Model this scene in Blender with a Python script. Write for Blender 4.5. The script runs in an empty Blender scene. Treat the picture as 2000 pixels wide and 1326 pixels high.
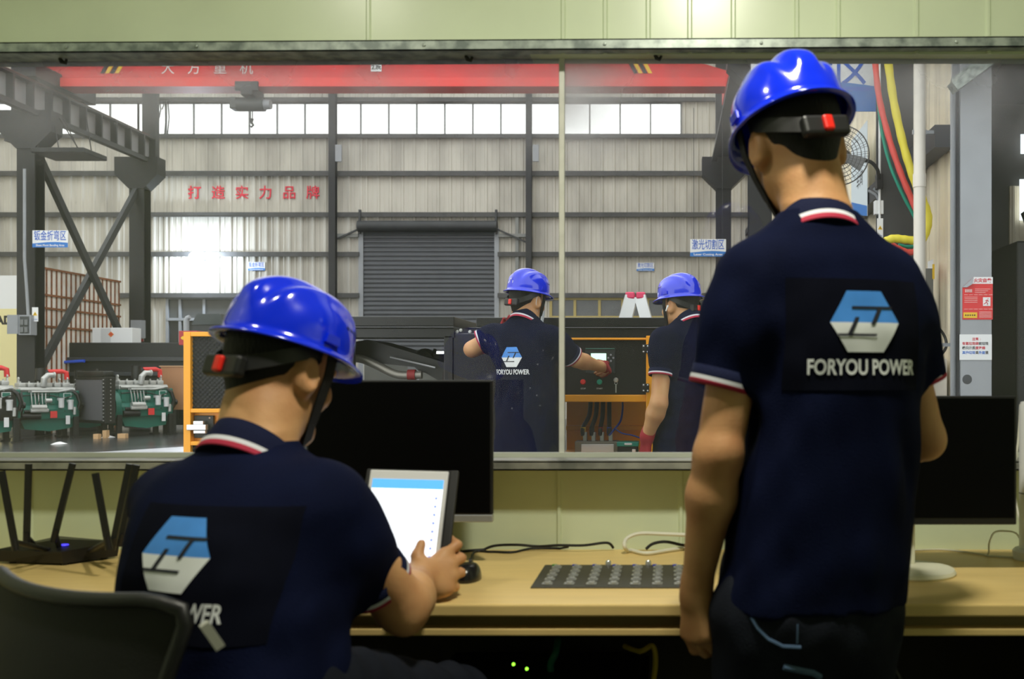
import bpy, bmesh, math, random
import numpy as np
import openvdb
from mathutils import Vector, Matrix
from mathutils.bvhtree import BVHTree
random.seed(7)
SC = bpy.context.scene
COL = SC.collection
R = math.radians
PI = math.pi

# ------------------------------------------------------------ camera, world, lights, exposure
CAMZ, FPX, VX, VY = 1.19, 1944.0, 1300.0, 741.0
cd = bpy.data.cameras.new('camera'); cam = bpy.data.objects.new('camera', cd); COL.objects.link(cam)
cam.location = (0, 0, CAMZ); cam.rotation_euler = (R(90), 0, 0)
cd.sensor_fit = 'HORIZONTAL'; cd.sensor_width = 36.0; cd.lens = 36.0*FPX/2000.0
cd.shift_x = (1000.0-VX)/2000.0; cd.shift_y = (VY-663.0)/2000.0
cd.clip_start = 0.05; cd.clip_end = 200
cd.dof.use_dof = True; cd.dof.focus_distance = 5.6; cd.dof.aperture_fstop = 5.0
SC.camera = cam

w = bpy.data.worlds.new('sky'); SC.world = w; w.use_nodes = True
bg = w.node_tree.nodes['Background']; bg.inputs[0].default_value = (0.98, 0.985, 0.98, 1); bg.inputs[1].default_value = 2.15

def area_light(name, loc, size, power, col, rot=(0, 0, 0)):
    l = bpy.data.lights.new(name, 'AREA'); l.shape = 'RECTANGLE'; l.size, l.size_y = size
    l.energy = power; l.color = col
    o = bpy.data.objects.new(name, l); COL.objects.link(o); o.location = loc; o.rotation_euler = rot
    return o
area_light('office_panel_light', (0.14, 1.28, 2.70), (0.18, 0.18), 35, (1.0, 0.97, 0.81))
area_light('office_fill_light', (-1.15, 1.32, 2.70), (0.18, 0.18), 9, (1.0, 0.97, 0.81))  # weak fill added to brighten the left side, no known lamp here

vs = SC.view_settings
vs.view_transform = 'Standard'; vs.look = 'None'; vs.gamma = 1.0; vs.exposure = 0.0; vs.use_curve_mapping = False
SC.display_settings.display_device = 'sRGB'
cy = SC.cycles
cy.max_bounces = 7; cy.diffuse_bounces = 4; cy.glossy_bounces = 3; cy.transmission_bounces = 4; cy.transparent_max_bounces = 8
cy.use_denoising = True
cy.caustics_reflective = False; cy.caustics_refractive = False
cy.sample_clamp_indirect = 6.0

# ------------------------------------------------------------ helpers
def P(px, py, y):
    "world point at depth y"
    return Vector(((px-VX)*y/FPX, y, CAMZ+(VY-py)*y/FPX))

def lin(c):
    c = c/255.0
    return c/12.92 if c <= 0.04045 else ((c+0.055)/1.055)**2.4

MATS = {}
def mat(name, rgb, rough=0.6, metal=0.0, var=0.0, vscale=6.0, bump=0.0, bscale=60.0, emit=0.0, spec=0.5, coat=0.0, stretch=None, rgb2=None, alpha=1.0, contrast=None):
    if name in MATS: return MATS[name]
    m = bpy.data.materials.new(name); m.use_nodes = True
    nt = m.node_tree; b = nt.nodes['Principled BSDF']
    c = tuple(lin(v) for v in rgb)
    b.inputs['Base Color'].default_value = (*c, 1); b.inputs['Roughness'].default_value = rough
    b.inputs['Metallic'].default_value = metal; b.inputs['Specular IOR Level'].default_value = spec
    b.inputs['Coat Weight'].default_value = coat; b.inputs['Alpha'].default_value = alpha
    if emit:
        b.inputs['Emission Color'].default_value = (*c, 1); b.inputs['Emission Strength'].default_value = emit
    if var or bump:
        tc = nt.nodes.new('ShaderNodeTexCoord'); mp = nt.nodes.new('ShaderNodeMapping')
        nt.links.new(tc.outputs['Object'], mp.inputs['Vector'])
        if stretch: mp.inputs['Scale'].default_value = stretch
    if var:
        n = nt.nodes.new('ShaderNodeTexNoise'); n.inputs['Scale'].default_value = vscale; n.inputs['Detail'].default_value = 6
        nt.links.new(mp.outputs[0], n.inputs['Vector'])
        cr = nt.nodes.new('ShaderNodeValToRGB')
        lo, hi = contrast or (0.3, 0.7)
        c2 = tuple(lin(v) for v in rgb2) if rgb2 else tuple(v*(1-var) for v in c)
        cr.color_ramp.elements[0].position = lo; cr.color_ramp.elements[0].color = (*c2, 1)
        cr.color_ramp.elements[1].position = hi; cr.color_ramp.elements[1].color = (*(min(1, v*(1+var*0.3)) for v in c), 1) if not rgb2 else (*c, 1)
        nt.links.new(n.outputs['Fac'], cr.inputs[0]); nt.links.new(cr.outputs[0], b.inputs['Base Color'])
    if bump:
        n2 = nt.nodes.new('ShaderNodeTexNoise'); n2.inputs['Scale'].default_value = bscale; n2.inputs['Detail'].default_value = 4
        nt.links.new(mp.outputs[0], n2.inputs['Vector'])
        bp = nt.nodes.new('ShaderNodeBump'); bp.inputs['Strength'].default_value = bump; bp.inputs['Distance'].default_value = 0.004
        nt.links.new(n2.outputs['Fac'], bp.inputs['Height']); nt.links.new(bp.outputs[0], b.inputs['Normal'])
    MATS[name] = m
    return m

class MB:
    "collects shapes into one mesh; xf is applied to everything added"
    def __init__(s, xf=None): s.v = []; s.f = []; s.mi = []; s.sm = []; s.xf = xf or Matrix(); s.cur = 0
    def add(s, vs_, fs_, smooth=False, mi=None):
        n = len(s.v)
        s.v += [tuple(s.xf @ Vector(p)) for p in vs_]
        s.f += [tuple(i+n for i in f) for f in fs_]
        s.mi += [s.cur if mi is None else mi]*len(fs_); s.sm += [smooth]*len(fs_)
        return s
    def box(s, a, b, bev=0.0, mi=None):
        x0, y0, z0 = (min(a[i], b[i]) for i in range(3)); x1, y1, z1 = (max(a[i], b[i]) for i in range(3))
        if bev <= 0:
            v = [(x0,y0,z0),(x1,y0,z0),(x1,y1,z0),(x0,y1,z0),(x0,y0,z1),(x1,y0,z1),(x1,y1,z1),(x0,y1,z1)]
            return s.add(v, [(0,3,2,1),(4,5,6,7),(0,1,5,4),(1,2,6,5),(2,3,7,6),(3,0,4,7)], False, mi)
        bm = bmesh.new(); bmesh.ops.create_cube(bm, size=1)
        for q in bm.verts: q.co = Vector((x0+(q.co.x+.5)*(x1-x0), y0+(q.co.y+.5)*(y1-y0), z0+(q.co.z+.5)*(z1-z0)))
        bev = min(bev, 0.45*min(x1-x0, y1-y0, z1-z0))
        bmesh.ops.bevel(bm, geom=list(bm.edges), offset=bev, segments=2, profile=0.5, affect='EDGES')
        bm.verts.index_update()
        s.add([tuple(q.co) for q in bm.verts], [tuple(q.index for q in f.verts) for f in bm.faces], False, mi); bm.free()
        return s
    def obox(s, p0, p1, wx, wz, up=(0, 0, 1)):
        "bar of section wx x wz from p0 to p1"
        p0, p1 = Vector(p0), Vector(p1); d = (p1-p0).normalized(); upv = Vector(up)
        if abs(d.dot(upv)) > 0.98: upv = Vector((0, 1, 0))
        r = d.cross(upv).normalized(); u = r.cross(d)
        v = []
        for p in (p0, p1):
            for a, c in ((-1,-1),(1,-1),(1,1),(-1,1)): v.append(tuple(p+r*a*wx/2+u*c*wz/2))
        return s.add(v, [(0,1,2,3),(7,6,5,4),(0,4,5,1),(1,5,6,2),(2,6,7,3),(3,7,4,0)])
    def tube(s, pts, r, n=12, cap=True, closed=False, flat=None):
        pts = [Vector(p) for p in pts]; m = len(pts)
        rr = r if isinstance(r, (list, tuple)) else [r]*m
        vv = []; prev = None
        for i, p in enumerate(pts):
            if closed: d = pts[(i+1) % m]-pts[i-1]
            else: d = (pts[min(i+1, m-1)]-pts[max(i-1, 0)])
            d = d.normalized() if d.length > 1e-9 else Vector((0, 0, 1))
            if prev is None:
                a = Vector((0, 0, 1)) if abs(d.z) < 0.9 else Vector((0, 1, 0))
                u = d.cross(a).normalized()
            else: u = (prev-d*prev.dot(d)).normalized()
            prev = u; q = d.cross(u)
            for k in range(n):
                t = 2*PI*k/n
                vv.append(tuple(p+(u*math.cos(t)+q*math.sin(t)*(flat or 1))*rr[i]))
        ff = []
        for i in range(m if closed else m-1):
            for k in range(n):
                a = i*n+k; b = i*n+(k+1) % n; j = (i+1) % m
                ff.append((a, b, j*n+(k+1) % n, j*n+k))
        if cap and not closed:
            ff.append(tuple(range(n))[::-1]); ff.append(tuple((m-1)*n+k for k in range(n)))
        return s.add(vv, ff, True)
    def cyl(s, p0, p1, r, n=20, r1=None): return s.tube([p0, p1], [r, r if r1 is None else r1], n).flatcaps()
    def flatcaps(s): return s
    def lathe(s, prof, c, axis='z', n=28):
        "prof: (radius, height) list"
        c = Vector(c); vv = []
        for (r_, h) in prof:
            for k in range(n):
                t = 2*PI*k/n; a, b = r_*math.cos(t), r_*math.sin(t)
                o = (a, b, h) if axis == 'z' else ((a, h, b) if axis == 'y' else (h, a, b))
                vv.append(tuple(c+Vector(o)))
        ff = []
        for i in range(len(prof)-1):
            for k in range(n): ff.append((i*n+k, i*n+(k+1) % n, (i+1)*n+(k+1) % n, (i+1)*n+k))
        ff.append(tuple(range(n))); ff.append(tuple((len(prof)-1)*n+k for k in range(n)))
        return s.add(vv, ff, True)
    def prism(s, poly, d0, d1, plane='xz', mi=None):
        "extrude a polygon drawn in a plane along the third axis"
        def q(a, b, d): return {'xz': (a, d, b), 'xy': (a, b, d), 'yz': (d, a, b)}[plane]
        n = len(poly)
        v = [q(a, b, d0) for a, b in poly]+[q(a, b, d1) for a, b in poly]
        f = [tuple(range(n)), tuple(range(2*n-1, n-1, -1))]+[(i, (i+1) % n, n+(i+1) % n, n+i) for i in range(n)]
        return s.add(v, f, False, mi)
    def quad(s, pts, mi=None): return s.add(pts, [tuple(range(len(pts)))], False, mi)

ORG = {}
def finish(o, parent):
    COL.objects.link(o)
    if parent is not None: o.parent = parent; ORG[o.name] = ORG[parent.name]
    return o
def obj(name, mb, m, parent=None, base=None, auto=True):
    "links a builder as ONE mesh object; world coordinates; origin at its base or its thing's base"
    v = np.array(mb.v, dtype=np.float64).reshape(-1, 3)
    if parent is not None: org = ORG[parent.name]
    elif base is not None: org = Vector(base)
    else:
        lo, hi = v.min(0), v.max(0); org = Vector(((lo[0]+hi[0])/2, (lo[1]+hi[1])/2, lo[2]))
    me = bpy.data.meshes.new(name); me.from_pydata((v-np.array(org)).tolist(), [], mb.f); me.update()
    bm = bmesh.new(); bm.from_mesh(me); bmesh.ops.recalc_face_normals(bm, faces=bm.faces); bm.to_mesh(me); bm.free()
    for q in (m if isinstance(m, (list, tuple)) else [m]): me.materials.append(q)
    me.polygons.foreach_set('material_index', mb.mi); me.polygons.foreach_set('use_smooth', mb.sm)
    if auto and any(mb.sm): me.set_sharp_from_angle(angle=R(38))
    o = bpy.data.objects.new(name, me)
    if parent is None: o.location = org
    finish(o, parent)
    if parent is None: ORG[o.name] = org
    return o
def thing(name, label, cat, loc, group=None):
    o = bpy.data.objects.new(name, None); COL.objects.link(o); o.location = loc; o.empty_display_size = 0.1
    ORG[o.name] = Vector(loc); tag(o, label, cat, group); return o
def tag(o, label=None, cat=None, group=None, kind=None):
    if label: o['label'] = label
    if cat: o['category'] = cat
    if group: o['group'] = group
    if kind: o['kind'] = kind
    return o
def struct(name, mb, m, label=None, parent=None):
    o = obj(name, mb, m, parent)
    if parent is None: o['kind'] = 'structure'
    if label: o['label'] = label
    return o
def dup(root, loc, label=None, group=None):
    c = root.copy(); COL.objects.link(c); c.location = loc; ORG[c.name] = Vector(loc)
    if label: c['label'] = label
    if group: c['group'] = group
    def rec(a, b):
        for ch in list(a.children):
            d = ch.copy(); COL.objects.link(d); d.parent = b; ORG[d.name] = Vector(loc); rec(ch, d)
    rec(root, c)
    return c

def text_mesh(body, size, bold=0.0, align='CENTER', spacing=1.0):
    "flat outline text as (verts2d, faces), centred"
    c = bpy.data.curves.new('txt', 'FONT'); c.body = body; c.size = size; c.align_x = align; c.align_y = 'CENTER'
    c.offset = bold; c.space_character = spacing; c.resolution_u = 3
    o = bpy.data.objects.new('txt', c); COL.objects.link(o)
    dg = bpy.context.evaluated_depsgraph_get(); ev = o.evaluated_get(dg); me = ev.to_mesh()
    v = [(q.co.x, q.co.y) for q in me.vertices]; f = [tuple(p.vertices) for p in me.polygons]
    ev.to_mesh_clear(); bpy.data.objects.remove(o); bpy.data.curves.remove(c)
    return v, f
def put_text(mb, body, size, origin, ax=(1, 0, 0), up=(0, 0, 1), bold=0.0, align='CENTER', width=None, spacing=1.0, mi=None):
    v, f = text_mesh(body, size, bold, align, spacing)
    if not v: return
    sx = 1.0
    if width: sx = width/(max(p[0] for p in v)-min(p[0] for p in v))
    o, a, u = Vector(origin), Vector(ax), Vector(up)
    mb.add([tuple(o+a*p[0]*sx+u*p[1]) for p in v], f, False, mi)

# ------------------------------------------------------------ implicit-surface modelling for bodies and cloth
class SDF:
    def __init__(s, lo, hi, h):
        s.lo = np.array(lo, float); s.h = h
        s.n = np.ceil((np.array(hi)-s.lo)/h).astype(int)+1
        s.ax = [(s.lo[i]+h*np.arange(s.n[i])).astype(np.float32) for i in range(3)]
        s.F = np.full(tuple(s.n), 0.06, np.float32)
    def reg(s, lo, hi):
        sl = []
        for i in range(3):
            a = int(max(0, math.floor((lo[i]-s.lo[i])/s.h))); b = int(min(s.n[i], math.ceil((hi[i]-s.lo[i])/s.h)+1))
            if b <= a: return None
            sl.append(slice(a, b))
        sl = tuple(sl)
        return sl, s.ax[0][sl[0]][:, None, None], s.ax[1][sl[1]][None, :, None], s.ax[2][sl[2]][None, None, :]
    def put(s, fn, lo, hi, k, op='u'):
        m = 0.05+k
        r = s.reg([q-m for q in lo], [q+m for q in hi])
        if r is None: return
        sl, X, Y, Z = r
        d = np.broadcast_to(fn(X, Y, Z), s.F[sl].shape)
        a = s.F[sl]
        if op == 'u':
            hh = np.maximum(k-np.abs(a-d), 0)/k; s.F[sl] = np.minimum(a, d)-hh*hh*k*0.25
        else:
            d = -d; hh = np.maximum(k-np.abs(a-d), 0)/k; s.F[sl] = np.maximum(a, d)+hh*hh*k*0.25
    def cap(s, a, b, ra, rb=None, k=0.01, op='u', cut=None):
        a = np.array(a, float); b = np.array(b, float); rb = ra if rb is None else rb
        d = b-a; L2 = float(d@d)+1e-12; m = max(ra, rb)
        def fn(X, Y, Z):
            px, py, pz = X-a[0], Y-a[1], Z-a[2]
            t = np.clip((px*d[0]+py*d[1]+pz*d[2])/L2, 0, 1)
            dist = np.sqrt((px-t*d[0])**2+(py-t*d[1])**2+(pz-t*d[2])**2)-(ra+(rb-ra)*t)
            if cut:
                n_ = d/math.sqrt(L2); dist = np.maximum(dist, (X-b[0])*n_[0]+(Y-b[1])*n_[1]+(Z-b[2])*n_[2]-cut)
            return dist
        s.put(fn, np.minimum(a, b)-m, np.maximum(a, b)+m, k, op)
    def ell(s, c, r, M=None, k=0.01, op='u'):
        c = np.array(c, float); M = np.array(M) if M is not None else np.eye(3); m = max(r)
        def fn(X, Y, Z):
            p = (X-c[0], Y-c[1], Z-c[2])
            q = [p[0]*M[0, i]+p[1]*M[1, i]+p[2]*M[2, i] for i in range(3)]
            k0 = np.sqrt(sum((q[i]/r[i])**2 for i in range(3)))+1e-6
            k1 = np.sqrt(sum((q[i]/r[i]**2)**2 for i in range(3)))+1e-6
            return k0*(k0-1)/k1
        s.put(fn, c-m, c+m, k, op)
    def loft(s, st, yaw, n=2.4, grow=0.0, k=0.02, folds=None, zlo=None, zhi=None, op='u'):
        "st: stations (x, y, z, half width, half depth), any order in z"
        st = sorted(st, key=lambda q: q[2]); zs = np.array([q[2] for q in st])
        fz = np.linspace(zs[0], zs[-1], 240)
        ker = np.hanning(25); ker /= ker.sum()
        def col(i):
            v = np.interp(fz, zs, [q[i] for q in st])
            return np.convolve(np.pad(v, 12, mode='edge'), ker, 'valid')
        cx, cy_, A, B = (col(i) for i in (0, 1, 3, 4))
        ca, sa = math.cos(yaw), math.sin(yaw)
        z0 = zs[0] if zlo is None else zlo; z1 = zs[-1] if zhi is None else zhi
        def fn(X, Y, Z):
            z = Z[0, 0, :]
            x0, y0 = np.interp(z, fz, cx).astype(np.float32), np.interp(z, fz, cy_).astype(np.float32)
            a, b = np.interp(z, fz, A).astype(np.float32)+grow, np.interp(z, fz, B).astype(np.float32)+grow
            u = (X-x0)*ca+(Y-y0)*sa; v = -(X-x0)*sa+(Y-y0)*ca
            k0 = (np.abs(u/a)**n+np.abs(v/b)**n)**(1/n)
            d = (k0-1)*np.minimum(a, b)
            if folds: d = d+folds(X, Y, Z)
            return np.maximum(d, np.maximum(z0-Z, Z-z1))
        mx = max(max(q[3], q[4]) for q in st)+grow
        xs = [q[0] for q in st]; ys = [q[1] for q in st]
        s.put(fn, (min(xs)-mx, min(ys)-mx, z0), (max(xs)+mx, max(ys)+mx, z1), k, op)
    def mesh(s, name, m, parent, disp=None):
        F = s.F
        if disp is not None:
            F = F+disp(s.ax[0][:, None, None], s.ax[1][None, :, None], s.ax[2][None, None, :])
        g = openvdb.FloatGrid(0.06); g.copyFromArray(np.ascontiguousarray(F, dtype=np.float32))
        pts, quads = g.convertToQuads(0.0)
        pts = pts*s.h+s.lo
        org = ORG[parent.name]
        me = bpy.data.meshes.new(name); me.from_pydata((pts-np.array(org)).tolist(), [], quads.tolist()); me.update()
        bm = bmesh.new(); bm.from_mesh(me); bmesh.ops.recalc_face_normals(bm, faces=bm.faces)
        for _ in range(2): bmesh.ops.smooth_vert(bm, verts=bm.verts, factor=0.4, use_axis_x=True, use_axis_y=True, use_axis_z=True)
        bm.to_mesh(me); bm.free()
        me.polygons.foreach_set('use_smooth', [True]*len(me.polygons))
        me.materials.append(m)
        return finish(bpy.data.objects.new(name, me), parent)

def wave_folds(seed, amp=0.003, lo=0.05, hi=0.16, zs=0.5, n=7):
    rr = random.Random(seed); W = []
    for _ in range(n):
        L = rr.uniform(lo, hi); d = Vector((rr.gauss(0, 1), rr.gauss(0, 1), rr.gauss(0, 1)*zs)).normalized()*(2*PI/L)
        W.append((d.x, d.y, d.z, rr.uniform(0, 6.3)))
    def fn(X, Y, Z):
        t = 0
        for (a, b, c, p) in W: t = t+np.sin(a*X+b*Y+c*Z+p+1.6*np.sin(9*Z+p)+1.2*np.sin(11*X+p*2))
        t = t/n*2.0
        return (amp*np.sign(t)*np.abs(t)**1.3).astype(np.float32)
    return fn
# ------------------------------------------------------------ people
SKIN = mat('skin', (204, 156, 108), 0.55, var=0.22, vscale=14, rgb2=(184, 130, 88), bump=0.12, bscale=180)
SKIN.node_tree.nodes['Principled BSDF'].inputs['Subsurface Weight'].default_value = 0.08
SKIN.node_tree.nodes['Principled BSDF'].inputs['Subsurface Radius'].default_value = (0.01, 0.004, 0.002)
NAVY = mat('navy_pique', (12, 18, 44), 0.85, var=0.25, vscale=9, bump=0.35, bscale=420, spec=0.06)
NAVY_RIB = mat('navy_rib', (14, 20, 48), 0.85, bump=0.5, bscale=300, spec=0.15)
STR_W = mat('stripe_white', (205, 206, 214), 0.8); STR_R = mat('stripe_red', (168, 30, 62), 0.8)
PATCH = mat('patch_cloth', (13, 15, 27), 0.9, var=0.2, vscale=20, spec=0.05)
JEAN = mat('washed_denim', (28, 31, 40), 0.85, var=0.3, vscale=10, rgb2=(20, 23, 31), bump=0.3, bscale=260, spec=0.1)
JEAN_L = mat('faded_denim', (84, 108, 140), 0.85, var=0.3, vscale=20, spec=0.2)
HAIR = mat('black_hair', (17, 15, 14), 0.6, bump=0.6, bscale=260, stretch=(1, 1, 0.25), spec=0.3)
HELM = mat('helmet_blue', (9, 42, 216), 0.16, coat=0.6, spec=0.5)
HELM_D = mat('helmet_hole', (4, 8, 30), 0.8)
BLK = mat('black_plastic', (17, 17, 19), 0.45)
STRAPM = mat('black_webbing', (10, 10, 11), 0.8, bump=0.4, bscale=300)
KNOB = mat('red_knob', (222, 32, 18), 0.4)
EYEW = mat('eye_white', (225, 220, 212), 0.3); IRIS = mat('iris', (30, 20, 16), 0.2)
WHITEP = mat('white_plastic', (232, 234, 236), 0.35)
MASKM = mat('mask_fabric', (206, 214, 220), 0.9)
GLOVE = mat('red_glove', (150, 34, 44), 0.9, bump=0.5, bscale=200)
SHOE = mat('shoe_black', (18, 18, 19), 0.5)
LOGO_B = mat('print_blue', (66, 140, 226), 0.55, var=0.08, vscale=30); LOGO_W = mat('print_white', (226, 229, 232), 0.55)
LOGO_D = mat('print_dark', (15, 18, 34), 0.7)

def head_frame(o, yaw, pitch, roll, sc=1.0):
    "+Y of the head is where the face looks, +Z its crown"
    Rm = Matrix.Rotation(yaw, 3, 'Z') @ Matrix.Rotation(roll, 3, 'Y') @ Matrix.Rotation(-pitch, 3, 'X')
    return Vector(o), Rm, sc
def hp(H, p): return H[0]+H[1] @ (Vector(p)*H[2])

def sdf_head(S, H, neck, rneck=0.062):
    sc = H[2]; Rm = H[1]
    E = lambda c, r, k=0.015, op='u', M=None: S.ell(hp(H, c), [q*sc for q in r], (Rm @ M) if M else Rm, k*sc, op)
    C = lambda a, b, ra, rb, k=0.015, op='u': S.cap(hp(H, a), hp(H, b), ra*sc, rb*sc, k*sc, op)
    E((0, -0.012, 0.03), (0.077, 0.096, 0.088))                      # skull
    E((0, 0.03, -0.035), (0.061, 0.064, 0.08), 0.03)                # face
    for s in (-1, 1):
        C((s*0.054, 0.008, -0.062), (s*0.012, 0.072, -0.1), 0.019, 0.018, 0.03)   # jaw
        E((s*0.045, 0.06, -0.03), (0.024, 0.02, 0.022), 0.02)        # cheekbone
        C((s*0.04, 0.082, 0.022), (s*0.014, 0.091, 0.024), 0.008, 0.009, 0.014)   # brow
        E((s*0.031, 0.096, 0.0), (0.016, 0.013, 0.011), 0.012, 's')  # eye socket
        M = Matrix.Rotation(s*R(-22), 3, 'Z') @ Matrix.Rotation(R(10), 3, 'X')
        E((s*0.085, -0.012, -0.010), (0.0125, 0.023, 0.036), 0.008, 'u', M)        # ear
        E((s*0.096, -0.008, -0.006), (0.007, 0.013, 0.022), 0.006, 's', M)
        C((s*0.077, -0.004, -0.028), (s*0.079, 0.0, -0.042), 0.009, 0.008, 0.008)  # lobe
    C((0, 0.092, 0.008), (0, 0.112, -0.03), 0.009, 0.012, 0.014)     # nose
    for s in (-1, 1): E((s*0.013, 0.1, -0.034), (0.009, 0.011, 0.008), 0.008)
    E((0, 0.092, -0.062), (0.024, 0.010, 0.006), 0.006); E((0, 0.09, -0.073), (0.021, 0.011, 0.007), 0.006)   # lips
    E((0, 0.102, -0.067), (0.024, 0.004, 0.0022), 0.003, 's')
    E((0, 0.076, -0.102), (0.022, 0.019, 0.018), 0.02)               # chin
    n0 = hp(H, (0, -0.03, -0.03)); nb = Vector(neck)
    S.cap(n0, n0.lerp(nb, 0.55), 0.058*sc, rneck*0.96, 0.035)
    S.cap(n0.lerp(nb, 0.5), nb, rneck*0.97, rneck*1.08, 0.03)

def sdf_hair(parent, H, h=0.004):
    sc = H[2]; o = H[0]
    S = SDF([q-0.17*sc for q in o], [q+0.17*sc for q in o], h)
    S.ell(hp(H, (0, -0.014, 0.032)), [q*sc for q in (0.083, 0.102, 0.093)], H[1], 0.01)
    S.cap(hp(H, (0, -0.052, -0.02)), hp(H, (0, -0.036, -0.085)), 0.05*sc, 0.045*sc, 0.03)
    Rm = np.array(H[1]); f = wave_folds(3, 0.004, 0.008, 0.02, 1.0, 6)
    X, Y, Z = S.ax[0][:, None, None]-o[0], S.ax[1][None, :, None]-o[1], S.ax[2][None, None, :]-o[2]
    L = [(X*Rm[0, i]+Y*Rm[1, i]+Z*Rm[2, i])/sc for i in range(3)]
    wob = f(S.ax[0][:, None, None], S.ax[1][None, :, None], S.ax[2][None, None, :])
    side = np.clip((np.abs(L[0])-0.03)/0.05, 0, 1)
    line = np.where(L[1] < -0.02, -0.098+0.0*L[1]+side*0.055+np.clip(L[1]+0.06, 0, 0.04)*1.3, -0.03+(L[1]+0.02)*0.4)
    line = np.where(L[1] > 0.018, 0.05+(L[1]-0.018)*0.6, line)
    ear = ((L[1]+0.008)/0.030)**2+((L[2]+0.012)/0.042)**2
    cut = line-L[2]+wob
    cut = np.maximum(cut, np.where(np.abs(L[0]) > 0.05, (1-ear)*0.02, -1.0))
    S.F = np.maximum(S.F, (cut*0.8*sc).astype(np.float32))
    return S.mesh('hair', HAIR, parent)

def helmet(parent, H, sticker=False, dz=0.044, tilt=0.0, turn=0.0):
    sc = H[2]
    Rl = Matrix.Rotation(turn, 3, 'Z') @ Matrix.Rotation(-tilt, 3, 'X')
    def W(p): return hp(H, Rl @ Vector(p)+Vector((0, 0, dz)))
    A, Bf, HT = 0.108, 0.123, 0.113
    NU, NV = 96, 30
    def dome(th, t):
        "th: angle from +X, t 0 top .. 1 rim"
        ph = t*PI/2; s = math.sin(ph)**0.86; c = math.cos(ph)**0.80
        x, y, z = A*s*math.cos(th), Bf*s*math.sin(th), HT*c
        top = min(1, max(0, (z/HT-0.25)/0.5)); top = top*top*(3-2*top)
        ax = abs(x)
        ridge = 0.014/(1+math.exp((ax-0.024)/0.0035))*top
        ridge += 0.008*math.exp(-((ax-0.060)/0.014)**2)*top-0.003*math.exp(-((ax-0.038)/0.006)**2)*top
        nrm = Vector((x/A**2, y/Bf**2, z/HT**2)).normalized()
        return Vector((x, y, z))+nrm*ridge
    vv, ff = [], []
    for j in range(NV+1):
        for i in range(NU): vv.append(dome(2*PI*i/NU, max(j/NV, 0.004)))
    # flared rim, peak at the front and a short rear lip
    for st, (fr, dzr) in enumerate(((0.45, -0.004), (1.0, -0.009), (1.02, -0.0125), (0.3, -0.012))):
        for i in range(NU):
            th = 2*PI*i/NU; x, y = A*math.cos(th), Bf*math.sin(th)
            sn = math.sin(th)
            ext = 0.010+0.030*max(0, sn)**4*1.0+0.012*max(0, -sn)**3
            n = Vector((x/A**2, y/Bf**2, 0)).normalized()
            drop = dzr-(0.007*max(0, sn)**4)*min(fr, 1)
            vv.append(Vector((x, y, 0))+n*ext*fr+Vector((0, 0, drop)))
    for j in range(NV+4):
        for i in range(NU): ff.append((j*NU+i, j*NU+(i+1) % NU, (j+1)*NU+(i+1) % NU, (j+1)*NU+i))
    # inside surface
    base = len(vv)
    for j in range(NV, -1, -3):
        for i in range(NU):
            p = dome(2*PI*i/NU, max(j/NV, 0.004)); vv.append(Vector((p.x*0.96, p.y*0.965, p.z*0.96-0.002)))
    rows = len(range(NV, -1, -3))
    for i in range(NU): ff.append(((NV+4)*NU+i, (NV+4)*NU+(i+1) % NU, base+(i+1) % NU, base+i))
    for j in range(rows-1):
        for i in range(NU): ff.append((base+j*NU+i, base+j*NU+(i+1) % NU, base+(j+1)*NU+(i+1) % NU, base+(j+1)*NU+i))
    mb = MB(); mb.add([W(p) for p in vv], ff, True)
    hat = obj('hard_hat', mb, HELM, parent, auto=False)
    for s in (-1, 1):
        for k in range(4):
            th = (R(22)+k*R(8.5)) if s > 0 else PI-(R(22)+k*R(8.5))
            c = dome(th, 0.74); c2 = dome(th+0.02, 0.74); n = Vector((c.x/A**2, c.y/Bf**2, c.z/HT**2)).normalized()
            a = (c2-c).normalized(); b = n.cross(a)
            m2 = MB(); r1, r2 = 0.0048, 0.0036
            m2.add([W(c+n*0.0006+a*r1*math.cos(q)+b*r2*math.sin(q)) for q in np.linspace(0, 2*PI, 9)[:-1]]
                   + [W(c-n*0.004+a*r1*math.cos(q)+b*r2*math.sin(q)) for q in np.linspace(0, 2*PI, 9)[:-1]],
                   [tuple(range(8))]+[(i, (i+1) % 8, 8+(i+1) % 8, 8+i) for i in range(8)])
            obj('vent_hole', m2, HELM_D, hat)
        c = dome(0 if s > 0 else PI, 0.97); m2 = MB()
        n = Vector((s, 0, 0))
        m2.add([W(c+n*e+Vector((0, dy, dzz))) for e in (0.0, 0.005) for dy, dzz in ((-0.016, 0), (0.016, 0), (0.014, 0.016), (-0.014, 0.016))],
               [(0,1,2,3),(4,5,6,7),(0,1,5,4),(1,2,6,5),(2,3,7,6),(3,0,4,7)])
        obj('side_slot', m2, HELM, hat)
    if sticker:
        m2 = MB()
        for (cx, cz, rx, rz, n) in ((0, 0.052, 0.020, 0.018, 6), (0, 0.024, 0.027, 0.0055, 4)):
            ang = [2*PI*(q+(0.5 if n == 4 else 0))/n for q in range(n)]
            g = []
            for fr in (0.0, 1.0):
                for a in ang:
                    x = cx+rx*fr*math.cos(a)*(1.35 if n == 4 else 1); z = cz+rz*fr*math.sin(a)*(1.35 if n == 4 else 1)
                    th = PI+R(78)-x/0.125; t = 1-max(0, z)/0.155
                    p = dome(th, t); nn = Vector((p.x/A**2, p.y/Bf**2, p.z/HT**2)).normalized(); g.append(W(p+nn*0.0012))
            m2.add(g, [tuple(range(n, 2*n))])
        obj('rear_sticker', m2, WHITEP, hat, auto=False)
    # suspension: headband, ratchet, chin strap
    mb = MB(); N = 44; vv = []
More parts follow.
